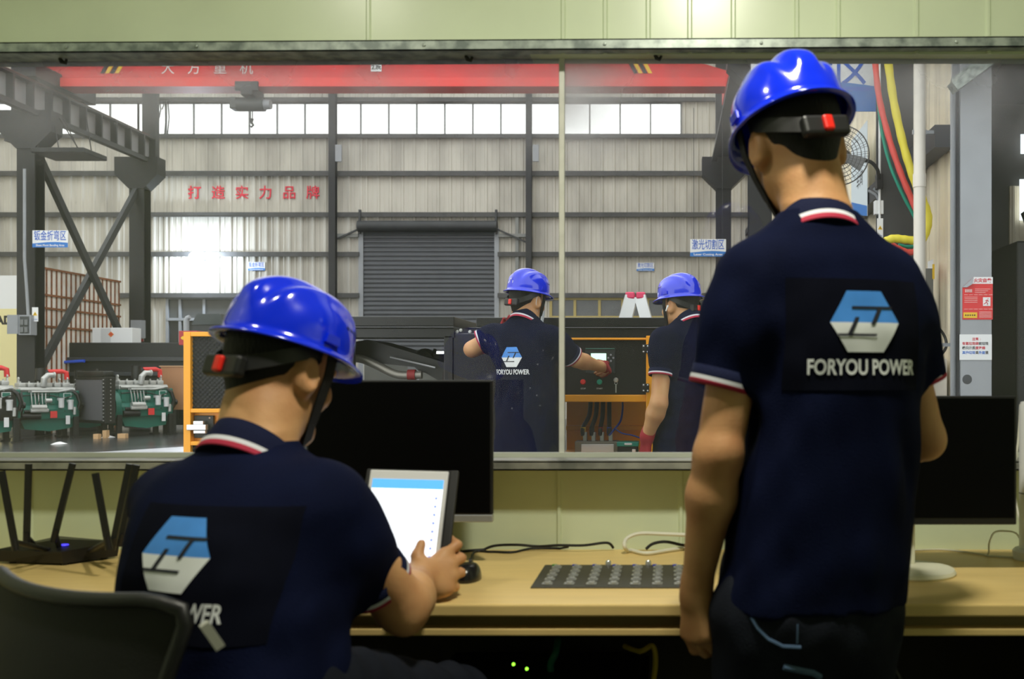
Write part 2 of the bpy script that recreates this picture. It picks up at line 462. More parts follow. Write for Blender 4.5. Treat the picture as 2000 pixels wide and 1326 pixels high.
    for i in range(N+1):
        th = R(-172)+i*R(164)/N if False else R(-185)+i*R(190)/N
        x, y = 0.086*math.cos(th), -0.012+0.108*math.sin(th)
        sag = 0.034-0.062*max(0, -math.sin(th))**1.1
        for (e, z) in ((0, 0.016), (0.003, 0.016), (0.003, -0.013), (0, -0.013)):
            vv.append(hp(H, (x*(1+e*9), y*(1+e*9), sag+z)))
    ff = []
    for i in range(N):
        for k in range(4): ff.append((i*4+k, i*4+(k+1) % 4, (i+1)*4+(k+1) % 4, (i+1)*4+k))
    mb.add(vv, ff, True); obj('headband', mb, BLK, hat)
    X = Matrix.Translation(H[0]) @ H[1].to_4x4() @ Matrix.Scale(sc, 4)
    mb = MB(X); mb.box((-0.045, -0.128, -0.046), (0.045, -0.105, -0.009), 0.006); rt = obj('ratchet', mb, BLK, hat)
    mb = MB(X); mb.box((-0.0095, -0.135, -0.042), (0.0095, -0.122, -0.013), 0.004); obj('ratchet_knob', mb, KNOB, hat)
    for s in (-1, 1):
        pts = [(s*0.094, 0.022, 0.045), (s*0.092, 0.026, 0.0), (s*0.078, 0.034, -0.045), (s*0.058, 0.046, -0.085), (s*0.034, 0.066, -0.115), (s*0.008, 0.078, -0.128)]
        m2 = MB(); cr = []
        for i in range(len(pts)-1):
            for q in range(5):
                cr.append(Vector(pts[i]).lerp(Vector(pts[i+1]), q/5))
        cr.append(Vector(pts[-1])); vv = []; n = len(cr)
        for i, p in enumerate(cr):
            d = (cr[min(i+1, n-1)]-cr[max(i-1, 0)]).normalized(); o_ = Vector((s, 0.1, 0)).normalized(); wd = d.cross(o_).normalized()
            o_ = wd.cross(d)
            for (a, b) in ((-1, 0), (1, 0), (1, 1), (-1, 1)): vv.append(hp(H, p+wd*a*0.011+o_*b*0.004))
        ff = []
        for i in range(n-1):
            for k in range(4): ff.append((i*4+k, i*4+(k+1) % 4, (i+1)*4+(k+1) % 4, (i+1)*4+k))
        m2.add(vv, ff); obj('chin_strap', m2, STRAPM, hat)
    return hat

def eyes(parent, H):
    for s in (-1, 1):
        m = MB(); c = Vector((s*0.031, 0.0755, 0.001)); r = 0.0118
        m.lathe([(r*math.sin(a), r*math.cos(a)) for a in np.linspace(0.02, PI-0.02, 9)], (0, 0, 0), 'y', 14)
        m.mi = [1 if i < 14*2 else 0 for i in range(len(m.f))]
        m.v = [tuple(hp(H, c+Vector(p))) for p in m.v]
        obj('eye', m, [EYEW, IRIS], parent)

def sdf_hand(S, wrist, along, thumb, curl, side_len=1.0, sc=1.0, spread=0.05, thumb_pose=None):
    """palm from the wrist along `along`; `thumb` = direction of the thumb side; palm normal = bend direction of the fingers.
    curl: bend (radians) per joint for index..little"""
    al = Vector(along).normalized(); th = Vector(thumb); th = (th-al*th.dot(al)).normalized()
    pn = al.cross(th)*side_len                      # fingers bend towards pn
    wv = Vector(wrist)
    S.cap(wv-al*0.01*sc, wv+al*0.02*sc, 0.024*sc, 0.027*sc, 0.02)
    offs = (0.029, 0.010, -0.010, -0.028); lens = (0.088, 0.092, 0.087, 0.080)
    fl = ((0.043, 0.026, 0.021), (0.048, 0.030, 0.022), (0.044, 0.028, 0.021), (0.034, 0.021, 0.019))
    for i in range(4):
        k0 = wv+th*offs[i]*0.55*sc+al*0.015*sc; k1 = wv+th*offs[i]*sc+al*lens[i]*sc
        S.cap(k0, k1, 0.0145*sc, 0.0125*sc, 0.012)
        d = (al+th*spread*(1.5-i)).normalized(); p = k1; rr = (0.0098, 0.0088, 0.0078, 0.0068) if i < 3 else (0.0086, 0.0077, 0.007, 0.0062)
        bn = pn.copy()
        for j in range(3):
            a_ = curl[i][j]; d, bn = d*math.cos(a_)+bn*math.sin(a_), bn*math.cos(a_)-d*math.sin(a_)
            q = p+d*fl[i][j]*sc
            S.cap(p, q, rr[j]*sc, rr[j+1]*sc, 0.005); p = q
        pn = al.cross(th)*side_len
    S.cap(wv+th*0.012*sc+al*0.02*sc, wv+th*0.036*sc+al*0.045*sc+pn*0.012*sc, 0.017*sc, 0.0135*sc, 0.016)
    b = wv+th*0.036*sc+al*0.045*sc+pn*0.012*sc
    t1, t2 = thumb_pose or ((0.45, 0.8, 0.35), (0.15, 0.85, 0.5))
    q = b+(th*t1[0]+al*t1[1]+pn*t1[2]).normalized()*0.034*sc; S.cap(b, q, 0.0118*sc, 0.0105*sc, 0.006)
    q2 = q+(th*t2[0]+al*t2[1]+pn*t2[2]).normalized()*0.027*sc; S.cap(q, q2, 0.0105*sc, 0.008*sc, 0.005)

def ring_band(parent, name, c, axis, up, ra, rb, prof, mats, N=48, tilt=None):
    "closed band round `axis` at c; prof: (radial offset, height, material index)"
    c = Vector(c); ax = Vector(axis).normalized(); u = Vector(up); u = (u-ax*u.dot(ax)).normalized(); v = ax.cross(u)
    mb = MB(); M = len(prof); vv = []
    for i in range(N):
        t = 2*PI*i/N
        for (dr, hgt, _) in prof:
            rr = c+u*(ra+dr)*math.cos(t)+v*(rb+dr)*math.sin(t)+ax*(hgt+(tilt(t) if tilt else 0)); vv.append(tuple(rr))
    n0 = 0
    for i in range(N):
        for k in range(M-1):
            mb.cur = prof[k][2]
            mb.f.append((i*M+k, i*M+k+1, ((i+1) % N)*M+k+1, ((i+1) % N)*M+k)); mb.mi.append(mb.cur); mb.sm.append(True)
    mb.v = vv
    return obj(name, mb, mats, parent, auto=False)

def cuff(shirt, c, axis, r, flat=1.0, up=(0, 0, 1)):
    "ribbed sleeve end with a white and a red line; axis points down the arm"
    ring_band(shirt, 'cuff', c, axis, up, r, r*flat,
              [(-0.007, -0.024, 0), (0.0015, -0.026, 0), (0.0015, -0.008, 1), (0.0018, -0.001, 2), (0.0015, 0.006, 2), (-0.002, 0.007, 0), (-0.008, 0.004, 0), (-0.008, -0.01, 0)],
              [NAVY_RIB, STR_W, STR_R])

def collar(shirt, c, yaw, ra, rb, lean=0.0, rise=0.045, front_drop=0.03, roll=0.0):
    ax = (Matrix.Rotation(yaw, 3, 'Z') @ Matrix.Rotation(roll, 3, 'Y') @ Matrix.Rotation(-lean, 3, 'X')) @ Vector((0, 0, 1))
    right = Matrix.Rotation(yaw, 3, 'Z') @ Vector((1, 0, 0))
    tl = lambda t: -front_drop*(math.sin(t)+0.2)           # v axis = forward: lower at the front
    return ring_band(shirt, 'collar', c, ax, right, ra, rb,
              [(0.004, -0.03, 0), (0.001, rise*0.75, 0), (0.003, rise, 0), (0.007, rise*0.98, 0), (0.015, rise*0.5, 0), (0.022, rise*0.18, 1), (0.0245, rise*0.0, 2), (0.027, -rise*0.16, 2), (0.0275, -rise*0.24, 0), (0.022, -rise*0.3, 0), (0.012, -rise*0.2, 0)],
              [NAVY_RIB, STR_W, STR_R], 64, tl)

def back_print(shirt, origin, right, upv, back, scale=1.0, patch=True, words=True, patch_rect=None, logo_dx=0.0):
    "hexagon emblem and lettering laid on the cloth of the back"
    bm = bmesh.new(); bm.from_mesh(shirt.data); org = ORG[shirt.name]
    bvh = BVHTree.FromBMesh(bm); bm.free()
    o, r, u, b = Vector(origin), Vector(right).normalized(), Vector(upv).normalized(), Vector(back).normalized()
    def lay(name, polys, off, m, parent, grid=0.008):
        q = bmesh.new()
        for (pv, pf) in polys:
            vs_ = [q.verts.new((x, y, 0)) for x, y in pv]
            for f in pf:
                try: q.faces.new([vs_[i] for i in f])
                except ValueError: pass
        xs = [v.co.x for v in q.verts]; ys = [v.co.y for v in q.verts]
        for ax_, lo, hi in ((0, min(xs), max(xs)), (1, min(ys), max(ys))):
            p = lo+grid
            while p < hi:
                co = Vector((0, 0, 0)); co[ax_] = p; no = Vector((0, 0, 0)); no[ax_] = 1
                bmesh.ops.bisect_plane(q, geom=list(q.verts)+list(q.edges)+list(q.faces), plane_co=co, plane_no=no); p += grid
        q.verts.index_update(); q.faces.index_update()
        mb = MB(); vv = []; bad = set()
        for v in q.verts:
            p = o+r*v.co.x+u*v.co.y+b*0.35-org
            hit = bvh.ray_cast(p, -b, 0.7)
            if hit[0] is None: bad.add(v.index); vv.append(tuple(p+org))
            else:
                vv.append(tuple(hit[0]+org+b*off))
        ff = [tuple(x.index for x in f.verts) for f in q.faces if not any(x.index in bad for x in f.verts)]
        q.free(); mb.add(vv, ff, True)
        return obj(name, mb, m, parent, auto=False)
    S = scale
    def pl(pts, kx=1.0, ky=1.0): return ([(x*S*kx, y*S*ky) for x, y in pts], [tuple(range(len(pts)))])
    root = shirt
    if patch:
        x0, x1, y0, y1 = patch_rect or (-0.115, 0.115, -0.115, 0.075)
        lay('print_patch', [pl([(x0, y0), (x1, y0), (x1, y1), (x0, y1)])], 0.0022, PATCH, root, 0.012)
    d = logo_dx
    lay('emblem_top', [pl([(d-0.0575, 0.0), (d-0.030, 0.058), (d+0.028, 0.058), (d+0.0575, 0.0)], 1.12, .93)], 0.004, LOGO_B, root)
    lay('emblem_base', [pl([(d-0.0575, 0.0), (d+0.0575, 0.0), (d+0.030, -0.054), (d-0.030, -0.054)], 1.12, .93)], 0.004, LOGO_W, root)
    bars = [[(-0.022, 0.030), (0.047, 0.030), (0.044, 0.0255), (-0.024, 0.0255)], [(0.020, 0.027), (0.027, 0.027), (0.014, -0.004), (0.007, -0.004)],
            [(-0.047, -0.0205), (0.018, -0.0205), (0.016, -0.025), (-0.045, -0.025)], [(-0.018, 0.010), (-0.011, 0.010), (-0.025, -0.022), (-0.032, -0.022)]]
    lay('emblem_bars', [pl([(x+d, y) for x, y in bb], 1.12, .93) for bb in bars], 0.0052, LOGO_D, root)
    if words:
        v, f = text_mesh('FORYOU POWER', 0.036*S, 0.0009)
        w_ = max(p[0] for p in v)-min(p[0] for p in v); k = 0.205*S/w_
        lay('lettering', [([(p[0]*k, p[1]-0.077*S) for p in v], f)], 0.0042, LOGO_W, root, 0.010)

def shoe(parent, c, yaw):
    S = SDF([c[0]-0.2, c[1]-0.2, 0.0], [c[0]+0.2, c[1]+0.2, 0.14], 0.006)
    f = Vector((-math.sin(yaw), math.cos(yaw), 0)); c = Vector((c[0], c[1], 0))
    S.cap(c+Vector((0, 0, 0.045))-f*0.05, c+Vector((0, 0, 0.04))+f*0.13, 0.045, 0.038, 0.01)
    S.cap(c+Vector((0, 0, 0.05))-f*0.04, c+Vector((0, 0, 0.1))-f*0.03, 0.042, 0.045, 0.03)
    S.F = np.maximum(S.F, (0.012-S.ax[2])[None, None, :].astype(np.float32))
    return S.mesh('shoe', SHOE, parent)

def rot2(yaw): return Vector((math.cos(yaw), math.sin(yaw), 0)), Vector((-math.sin(yaw), math.cos(yaw), 0))

def person(spec):
    "spec: label, H head frame, neck, st torso stations, yaw, arms, legs; returns the Empty"
    d = spec; h = d['h']; root = thing('person', d['label'], 'person', d['base'])
    H = d['H']; yaw = d['yaw']; st = [(p.x, p.y, p.z, a, b) for (p, a, b) in d['st']]
    lo = Vector((1e9,)*3); hi = Vector((-1e9,)*3)
    pts = [Vector(q[:3]) for q in st]+[H[0]+Vector((0, 0, 0.16)), Vector(d['base'])]+[Vector(q) for a in d['arms'] for q in (a['s'], a['e'], a['w'])]+[Vector(q) for l in d['legs'] for q in l[:3]]
    for p in pts:
        for i in range(3): lo[i] = min(lo[i], p[i]-0.24); hi[i] = max(hi[i], p[i]+0.24)
    lo.z = 0
    # body: one continuous surface
    S = SDF(lo, hi, h)
    S.loft(st, yaw, grow=-0.02, k=0.03)
    sdf_head(S, H, d['neck'], d.get('rneck', 0.06))
    for a in d['arms']:
        s, e, wq = (Vector(a[k]) for k in 'sew')
        ra = a.get('r', (0.052, 0.043, 0.040, 0.028))
        S.cap(s, e, ra[0], ra[1], 0.03)
        m = e.lerp(wq, 0.3); S.cap(e, m, ra[2], ra[2]*1.04, 0.02); S.cap(m, wq, ra[2]*1.04, ra[3], 0.02)
        if a.get('bump'): S.ell(e+Vector(a['bump']), (0.02, 0.02, 0.024), None, 0.02)
        if 'hand' in a: a['hand'](S)
    for l in d['legs']:
        S.cap(l[0], l[1], 0.07, 0.05, 0.03); S.cap(l[1], l[2], 0.05, 0.035, 0.03); S.cap(l[2], Vector(l[2])+Vector((0, 0, -0.03)), 0.035, 0.035, 0.02)
    body = S.mesh('body', SKIN, root)
    eyes(root, H)
    sdf_hair(root, H, min(h, 0.005))
    helmet(root, H, d.get('sticker', False))
    # shirt
    zt = d['neck'][2]
    S = SDF(lo, hi, h)
    S.loft(st, yaw, k=0.02, zlo=st and min(q[2] for q in st))
    for a in d['arms']:
        s, c = Vector(a['s']), Vector(a['cuff'])
        r0, r1 = a['sl']
        S.cap(s, c, r0, r1, a.get('sk', 0.06), cut=-0.003)
        if 'pit' in a: S.cap(Vector(a['pit']), s.lerp(c, 0.4), 0.05, 0.05, 0.06)
    for (p, r, k) in d.get('mass', []): S.ell(p, r, None, k)
    f = wave_folds(d['seed'], d.get('fold', 0.0035)); zl = min(q[2] for q in st)
    def disp(X, Y, Z):
        wgt = np.clip((zt-0.02-Z)/0.25, 0.08, 1.0)
        return f(X, Y, Z)*wgt
    shirt = S.mesh('polo_shirt', NAVY, root, disp)
    for a in d['arms']:
        s, c = Vector(a['s']), Vector(a['cuff']); cuff(shirt, c, c-s, a['sl'][1]+a.get('cg', 0.004))
    collar(shirt, **d['collar'])
    if 'print' in d: back_print(shirt, **d['print'])
    # trousers
    S = SDF(lo, hi, max(h, 0.006))
    r_, f_ = rot2(yaw); b0 = min(st, key=lambda q: q[2]); hipc = Vector(d.get('hip', (b0[0], b0[1], b0[2]-0.02)))
    S.ell(hipc, (b0[3]*0.96, b0[4]*0.98, 0.13), Matrix.Rotation(yaw, 3, 'Z'), 0.04)
    for l in d['legs']:
        S.cap(l[0], l[1], 0.092, 0.066, 0.04); S.cap(l[1], l[2], 0.066, 0.054, 0.03)
    fj = wave_folds(d['seed']+5, 0.004)
    tr = S.mesh('trousers', JEAN, root, lambda X, Y, Z: fj(X, Y, Z))
    for l in d['legs']: shoe(root, l[2], l[3])
    return root, body, shirt, tr
# ------------------------------------------------------------ the four men
CURL = ((0.35, 0.55, 0.35), (0.45, 0.65, 0.4), (0.5, 0.75, 0.45), (0.55, 0.8, 0.5))
def leg(hip, knee, ank, yaw): return (Vector(hip), Vector(knee), Vector(ank), yaw)

def standing_man():
    y = R(17); r, f = rot2(y)
    H = head_frame(P(1553, 285, 1.85), R(19), R(17), R(-6), .99)
    B = P(1578, 1215, 1.80); C = Vector((B.x, 1.80, 0))
    eL, wL = P(1402, 890, 1.74), P(1360, 1150, 1.80)
    eR, wR = P(1806, 858, 1.90), P(1745, 872, 2.08)
    hL = lambda S: sdf_hand(S, wL, (0.0, 0.06, -1), (-0.62, 0.78, 0.1), ((0.5, 0.7, 0.5), (0.7, 0.8, 0.5), (0.85, 0.9, 0.5), (0.95, 0.9, 0.5)), 1.0, 1.0, 0.03)
    hR = lambda S: sdf_hand(S, wR, (-0.9, 0.25, -0.15), (-0.1, -0.2, 0.9), CURL, -1.0)
    hips = [B+r*s*0.085+Vector((0, 0, 0.02)) for s in (-1, 1)]
    return person(dict(h=0.0045, seed=11, fold=0.004, base=(C.x, C.y, 0), H=H, yaw=y, neck=P(1600, 440, 1.79), rneck=0.054,
        label='standing person in blue hard hat and navy polo, left arm hanging beside the desk',
        st=[(P(1578, 1176, 1.80), .174, .125), (P(1594, 1100, 1.80), .172, .122), (P(1606, 1000, 1.80), .166, .118), (P(1624, 850, 1.80), .158, .115), (P(1630, 760, 1.80), .157, .116),
            (P(1625, 640, 1.80), .166, .118), (P(1612, 560, 1.80), .165, .110), (P(1602, 505, 1.79), .146, .095), (P(1597, 462, 1.79), .112, .080), (P(1597, 432, 1.79), .086, .074), (P(1597, 415, 1.79), .062, .056)],
        arms=[dict(s=P(1462, 548, 1.755), e=eL, w=wL, cuff=P(1410, 752, 1.75), sl=(.057, .053), r=(.047, .040, .041, .026), hand=hL, bump=(0.01, -0.022, 0.01), pit=P(1500, 620, 1.79)),
              dict(s=P(1730, 550, 1.85), e=eR, w=wR, cuff=P(1797, 742, 1.875), cg=.001, sl=(.058, .048), r=(.044, .038, .036, .026), hand=hR, pit=P(1730, 620, 1.83))],
        legs=[leg(hips[0], (C.x-.10, 1.79, .46), (C.x-.11, 1.80, .09), R(22)), leg(hips[1], (C.x+.085, 1.82, .46), (C.x+.10, 1.84, .09), R(5))],
        collar=dict(c=P(1592, 480, 1.79), yaw=y, ra=.066, rb=.064, lean=R(16), rise=.046, front_drop=.03, roll=R(3)),
        print=dict(origin=P(1690, 630, 1.69), right=r, upv=(0, 0.03, 1), back=-f, scale=1.0, patch_rect=(-0.135, 0.115, -0.115, 0.075)),
        mass=[]))

def seated_man():
    y = R(-23); r, f = rot2(y)
    H = head_frame(P(550, 724, 1.77), R(-29), R(17), R(2), .97)
    B = P(455, 1330, 1.57)
    eR, wR = P(786, 1184, 1.76), P(818, 1132, 1.955)
    eL = Vector((-.85, 1.85, .76)); wL = Vector((-.77, 1.95, .80))
    tb = lambda u, v: Vector((-.6067, 2.08, 1.0006)).lerp(Vector((-.4408, 2.08, .9963)), u)+(Vector((-.4718, 1.985, .7763))-Vector((-.4408, 2.08, .9963)))*v
    def hR(S):
        W = wR
        K = [P(868, 1082, 2.005), P(880, 1102, 1.998), P(882, 1126, 1.988), P(874, 1150, 1.975)]
        for i, k in enumerate(K): S.cap(W+(k-W)*0.12, k, 0.0205, 0.0135, 0.016)
        S.cap(W, P(852, 1150, 1.965), 0.026, 0.019, 0.02)
        tips = [(P(893, 1064, 2.03), P(878, 1052, 2.064), P(852, 1050, 2.066)), (P(901, 1090, 2.028), P(886, 1080, 2.055), P(858, 1078, 2.06)),
                (P(900, 1118, 2.016), P(884, 1112, 2.046), P(858, 1110, 2.05)), (P(890, 1146, 2.0), P(876, 1142, 2.03), P(854, 1142, 2.035))]
        for i, (a, b, c) in enumerate(tips):
            q = (1, 1, .97, .88)[i]
            S.cap(K[i], a, .0112*q, .0102*q, .006); S.cap(a, b, .0102*q, .009*q, .005); S.cap(b, c, .009*q, .0078*q, .005)
        a, b, c = P(828, 1118, 1.96), P(815, 1086, 1.972), P(823, 1062, 1.992)
        S.cap(W, a, .021, .019, .02); S.cap(a, b, .0165, .0125, .012); S.cap(b, c, .0122, .0095, .006)
    hL = lambda S: sdf_hand(S, wL, (.75, .35, .25), (-0.2, -.3, .9), ((.3, .4, .2),)*4, 1.0)
    hips = [B+r*s*0.1+f*0.02+Vector((0, 0, -.02)) for s in (-1, 1)]
    kn = [q+f*0.43+Vector((0, 0, .0)) for q in hips]
    for k in kn: k.z = .56
    an = [Vector((k.x, k.y+.02, .09)) for k in kn]
    return person(dict(h=0.0045, seed=23, fold=0.004, base=(B.x, B.y, 0), H=H, yaw=y, neck=P(498, 885, 1.70), rneck=0.059,
        label='seated person in blue hard hat and navy polo looking down at a tablet',
        st=[(P(458, 1430, 1.55), .18, .145), (P(460, 1330, 1.57), .178, .145), (P(462, 1200, 1.60), .184, .145), (P(464, 1100, 1.62), .188, .145), (P(470, 1030, 1.64), .182, .140), (P(472, 975, 1.66), .178, .13),
            (P(474, 930, 1.68), .155, .112), (P(486, 900, 1.69), .112, .096), (P(492, 882, 1.70), .084, .082), (P(496, 860, 1.70), .064, .064)],
        arms=[dict(s=P(622, 988, 1.62), e=eR, w=wR, cuff=P(733, 1136, 1.735), sl=(.076, .055), cg=.008, r=(.056, .046, .045, .031), hand=hR, bump=(0.012, -0.016, -0.02), pit=P(560, 1080, 1.64), sk=.08),
              dict(s=P(345, 985, 1.75), e=eL, w=wL, cuff=Vector((-.86, 1.85, .88)), sl=(.074, .054), r=(.05, .043, .042, .029), hand=hL, pit=P(400, 1060, 1.68))],
        legs=[leg(hips[i], kn[i], an[i], y) for i in (0, 1)],
        collar=dict(c=P(494, 910, 1.70), yaw=y, ra=.066, rb=.068, lean=R(18), rise=.042, front_drop=.03, roll=R(0)),
        print=dict(origin=P(348, 1084, 1.50), right=r, upv=f*0.12+Vector((0, 0, 1)), back=-f, scale=1.02, patch_rect=(-0.10, 0.155, -0.12, 0.07)),
        mass=[]))

def glove(root, fn, lo, hi, cuffp=None):
    S = SDF(lo, hi, 0.005)
    fn(S)
    if cuffp: S.cap(cuffp[0], cuffp[1], cuffp[2], cuffp[2]*1.05, 0.012)
    S.F -= 0.003
    return S.mesh('work_glove', GLOVE, root)

def worker_at_panel():
    y = R(-28); r, f = rot2(y); D = 5.28
    H = head_frame(P(1030, 587, 5.31), R(-35), R(6), R(2), 1.0)
    B = P(1028, 880, D); C = Vector((B.x, D, 0))
    eR, wR = P(1126, 702, 5.30), P(1172, 716, 5.43)
    eL, wL = P(922, 682, 5.36), P(972, 664, 5.52)
    hRf = lambda S: sdf_hand(S, wR, (.30, .95, -.02), (-.5, .1, .8), ((0.05, .1, .1), (.9, 1.1, .6), (1.1, 1.2, .6), (1.1, 1.2, .6)), -1.0)
    hLf = lambda S: sdf_hand(S, wL, (.35, .55, .65), (.9, .1, -.4), CURL, -1.0)
    hips = [B+r*s*0.085 for s in (-1, 1)]
    q = person(dict(h=0.0065, seed=31, fold=0.006, base=(C.x, C.y, 0), H=H, yaw=y, neck=P(1026, 628, 5.28), rneck=0.056, sticker=True,
        label='person in blue hard hat and face mask reaching to the generator control panel',
        st=[(P(1028, 882, D), .178, .125), (P(1028, 780, D), .168, .12), (P(1027, 700, D), .172, .122), (P(1024, 668, D), .180, .112), (P(1022, 646, D), .168, .095), (P(1023, 632, D), .115, .075), (P(1024, 622, D), .08, .066), (P(1024, 616, D), .064, .06)],
        arms=[dict(s=P(968, 655, 5.36), e=eL, w=wL, cuff=P(939, 668, 5.36), sl=(.064, .062), hand=hLf, pit=P(985, 690, 5.30)),
              dict(s=P(1077, 660, 5.20), e=eR, w=wR, cuff=P(1117, 696, 5.30), sl=(.064, .058), hand=hRf, pit=P(1066, 690, 5.25))],
        legs=[leg(hips[i], (hips[i].x, D+.02, .46), (hips[i].x, D, .09), y) for i in (0, 1)],
        collar=dict(c=P(1026, 631, 5.28), yaw=R(-30), ra=.062, rb=.064, lean=R(14), rise=.045, front_drop=.03),
        print=dict(origin=P(999, 698, 5.17), right=r, upv=(0, 0, 1), back=-f, scale=1.0, patch=False)))
    root = q[0]
    glove(root, hLf, wL-Vector((.2,)*3), wL+Vector((.25,)*3), (wL-Vector((.01, .02, .03)), wL, .032))
    glove(root, lambda S: sdf_hand(S, wR+Vector((.006, .02, 0)), (.30, .95, -.02), (-.5, .1, .8), ((0.05, .1, .1), (.9, 1.1, .6), (1.1, 1.2, .6), (1.1, 1.2, .6)), -1.0), wR-Vector((.2,)*3), wR+Vector((.25,)*3))
    # face mask with ear loop
    mb = MB(); vv = []; N = 14
    for j, (z, o) in enumerate(((0.0, 0.012), (-0.03, 0.022), (-0.07, 0.022), (-0.115, 0.014), (-0.13, 0.0))):
        for i in range(N+1):
            t = R(12)+R(156)*i/N
            vv.append(hp(H, ((0.064+0.003)*math.cos(t), 0.03+(0.068+o)*math.sin(t), z)))
    ff = [(j*(N+1)+i, j*(N+1)+i+1, (j+1)*(N+1)+i+1, (j+1)*(N+1)+i) for j in range(4) for i in range(N)]
    mb.add(vv, ff, True); mk = obj('face_mask', mb, MASKM, root, auto=False); sm = mk.modifiers.new('thickness', 'SOLIDIFY'); sm.thickness = 0.002
    for s in (-1, 1):
        m2 = MB(); m2.tube([hp(H, p) for p in ((s*.066, .045, -.01), (s*.084, .008, .015), (s*.090, -.026, .012), (s*.092, -.03, -.02), (s*.08, -.006, -.05), (s*.066, .04, -.10))], .0016, 6)
        obj('ear_loop', m2, MASKM, mk)
    return q

def worker_watching():
    y = R(38); r, f = rot2(y); D = 5.15
    H = head_frame(P(1328, 597, 5.20), R(47), R(4), R(0), 1.0)
    B = P(1338, 890, D); C = Vector((B.x, D, 0))
    sL = P(1296, 664, 5.03)
    eL, wL = P(1287, 788, 4.98), P(1264, 852, 5.05)
    eR, wR = P(1395, 780, 5.30), P(1390, 850, 5.38)
    hLf = lambda S: sdf_hand(S, wL, (-.12, .2, -1), (-.5, .8, .1), CURL, 1.0)
    hRf = lambda S: sdf_hand(S, wR, (-.1, .2, -1), (-.7, .6, .1), CURL, -1.0)
    hips = [B+r*s*0.085 for s in (-1, 1)]
    q = person(dict(h=0.0065, seed=41, fold=0.006, base=(C.x, C.y, 0), H=H, yaw=y, neck=P(1346, 632, 5.15), rneck=0.058,
        label='person in blue hard hat with white earbud watching, red glove on lowered hand',
        st=[(P(1338, 890, D), .182, .13), (P(1338, 790, D), .172, .125), (P(1339, 710, D), .178, .125), (P(1341, 675, D), .186, .115), (P(1343, 652, D), .172, .098), (P(1345, 637, D), .12, .078), (P(1346, 626, D), .08, .066), (P(1347, 619, D), .064, .06)],
        arms=[dict(s=sL, e=eL, w=wL, cuff=P(1290, 732, 4.995), sl=(.066, .056), hand=hLf, r=(.05, .042, .044, .029), pit=P(1312, 700, 5.1)),
              dict(s=P(1392, 664, 5.27), e=eR, w=wR, cuff=P(1396, 735, 5.29), sl=(.064, .056), hand=hRf, pit=P(1380, 700, 5.2))],
        legs=[leg(hips[i], (hips[i].x, D+.02, .46), (hips[i].x, D, .09), y) for i in (0, 1)],
        collar=dict(c=P(1346, 633, 5.15), yaw=y, ra=.062, rb=.064, lean=R(12), rise=.045, front_drop=.03)))
    root = q[0]
    glove(root, hLf, wL-Vector((.2,)*3), wL+Vector((.2,)*3), (wL+Vector((.01, 0, .03)), wL, .034))
    m = MB(); c = hp(H, (-.090, .002, -.006)); d = H[1] @ Vector((-.3, .4, -1))
    m.tube([c-d*.004, c, c+d*.012, c+d*.026], [.004, .0065, .0045, .003], 10); obj('earbud', m, WHITEP, root)
    return q

def seams(q):
    tr = q[3]; bm = bmesh.new(); bm.from_mesh(tr.data); bvh = BVHTree.FromBMesh(bm); bm.free(); org = ORG[tr.name]
    for pts, r_ in (([(1468, 1206), (1480, 1226), (1500, 1246), (1528, 1260), (1570, 1262)], .0035), ([(1530, 1302), (1560, 1310), (1590, 1320), (1610, 1334)], .006), ([(1556, 1216), (1556, 1262)], .0015)):
        path = []
        for i in range(len(pts)-1):
            for k in range(6):
                t = k/6; p = P(pts[i][0]*(1-t)+pts[i+1][0]*t, pts[i][1]*(1-t)+pts[i+1][1]*t, 1.68)
                h = bvh.ray_cast(Vector((p.x, 1.2, p.z))-org, Vector((0, 1, 0)))
                if h[0] is not None: path.append(h[0]+org)
        if len(path) > 2:
            m = MB(); m.tube(path, r_, 6, flat=1.0); obj('pocket_seam', m, JEAN_L, tr)
STAND = standing_man(); seams(STAND)
SEAT = seated_man(); worker_at_panel(); worker_watching()
# ------------------------------------------------------------ office shell
WALLP = mat('office_panel', (216, 227, 196), 0.27, var=0.10, vscale=3, spec=0.4)
GALV = mat('galvanised_steel', (172, 182, 174), 0.38, metal=0.25, var=0.35, vscale=26, contrast=(0.35, 0.62), rgb2=(112, 122, 118))
GALV_D = mat('sill_steel', (170, 170, 162), 0.4, metal=0.15, var=0.35, vscale=9, rgb2=(92, 96, 92))
WOOD = mat('desk_laminate', (226, 196, 130), 0.42, var=0.08, vscale=5, stretch=(1, 8, 8), spec=0.4)
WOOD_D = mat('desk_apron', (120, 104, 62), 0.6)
DARKFLOOR = mat('office_floor', (70, 68, 62), 0.6, var=0.3, vscale=5)
WX0, WX1, WY = -1.95, 1.75, 2.62
Z_SILL, Z_HEAD = 0.985, 2.045

def ribwall(x0, x1, z0, z1, y, ribs, m, name, t=0.08):
    "sandwich panel wall with pressed ribs at the given x"
    prof = [(x0, 0)]
    for rx in sorted(ribs): prof += [(rx-.007, 0), (rx-.003, -.006), (rx+.003, -.006), (rx+.007, 0)]
    prof.append((x1, 0)); mb = MB()
    mb.prism([(x, y+d) for x, d in prof]+[(x1, y+t), (x0, y+t)], z0, z1, 'xy')
    return struct(name, mb, m)
rx = lambda px: (px-VX)*2.58/FPX
ribwall(WX0, WX1, Z_HEAD-.012, 2.75, 2.58, [rx(q) for q in (1100, 1182, 1266, 1347, 1432, 1556, 1637, 1790, 1930)]+[rx(720)], WALLP, 'wall_front_upper')
ribwall(WX0, WX1, 0, Z_SILL-.002, 2.58, [rx(q) for q in (1092, 1330, 830, 560, 300, 60)], WALLP, 'wall_front_lower')
mb = MB(); mb.box((WX0-.08, -2.0, 0), (WX0, 2.66, 2.75)); struct('wall_left', mb, WALLP)
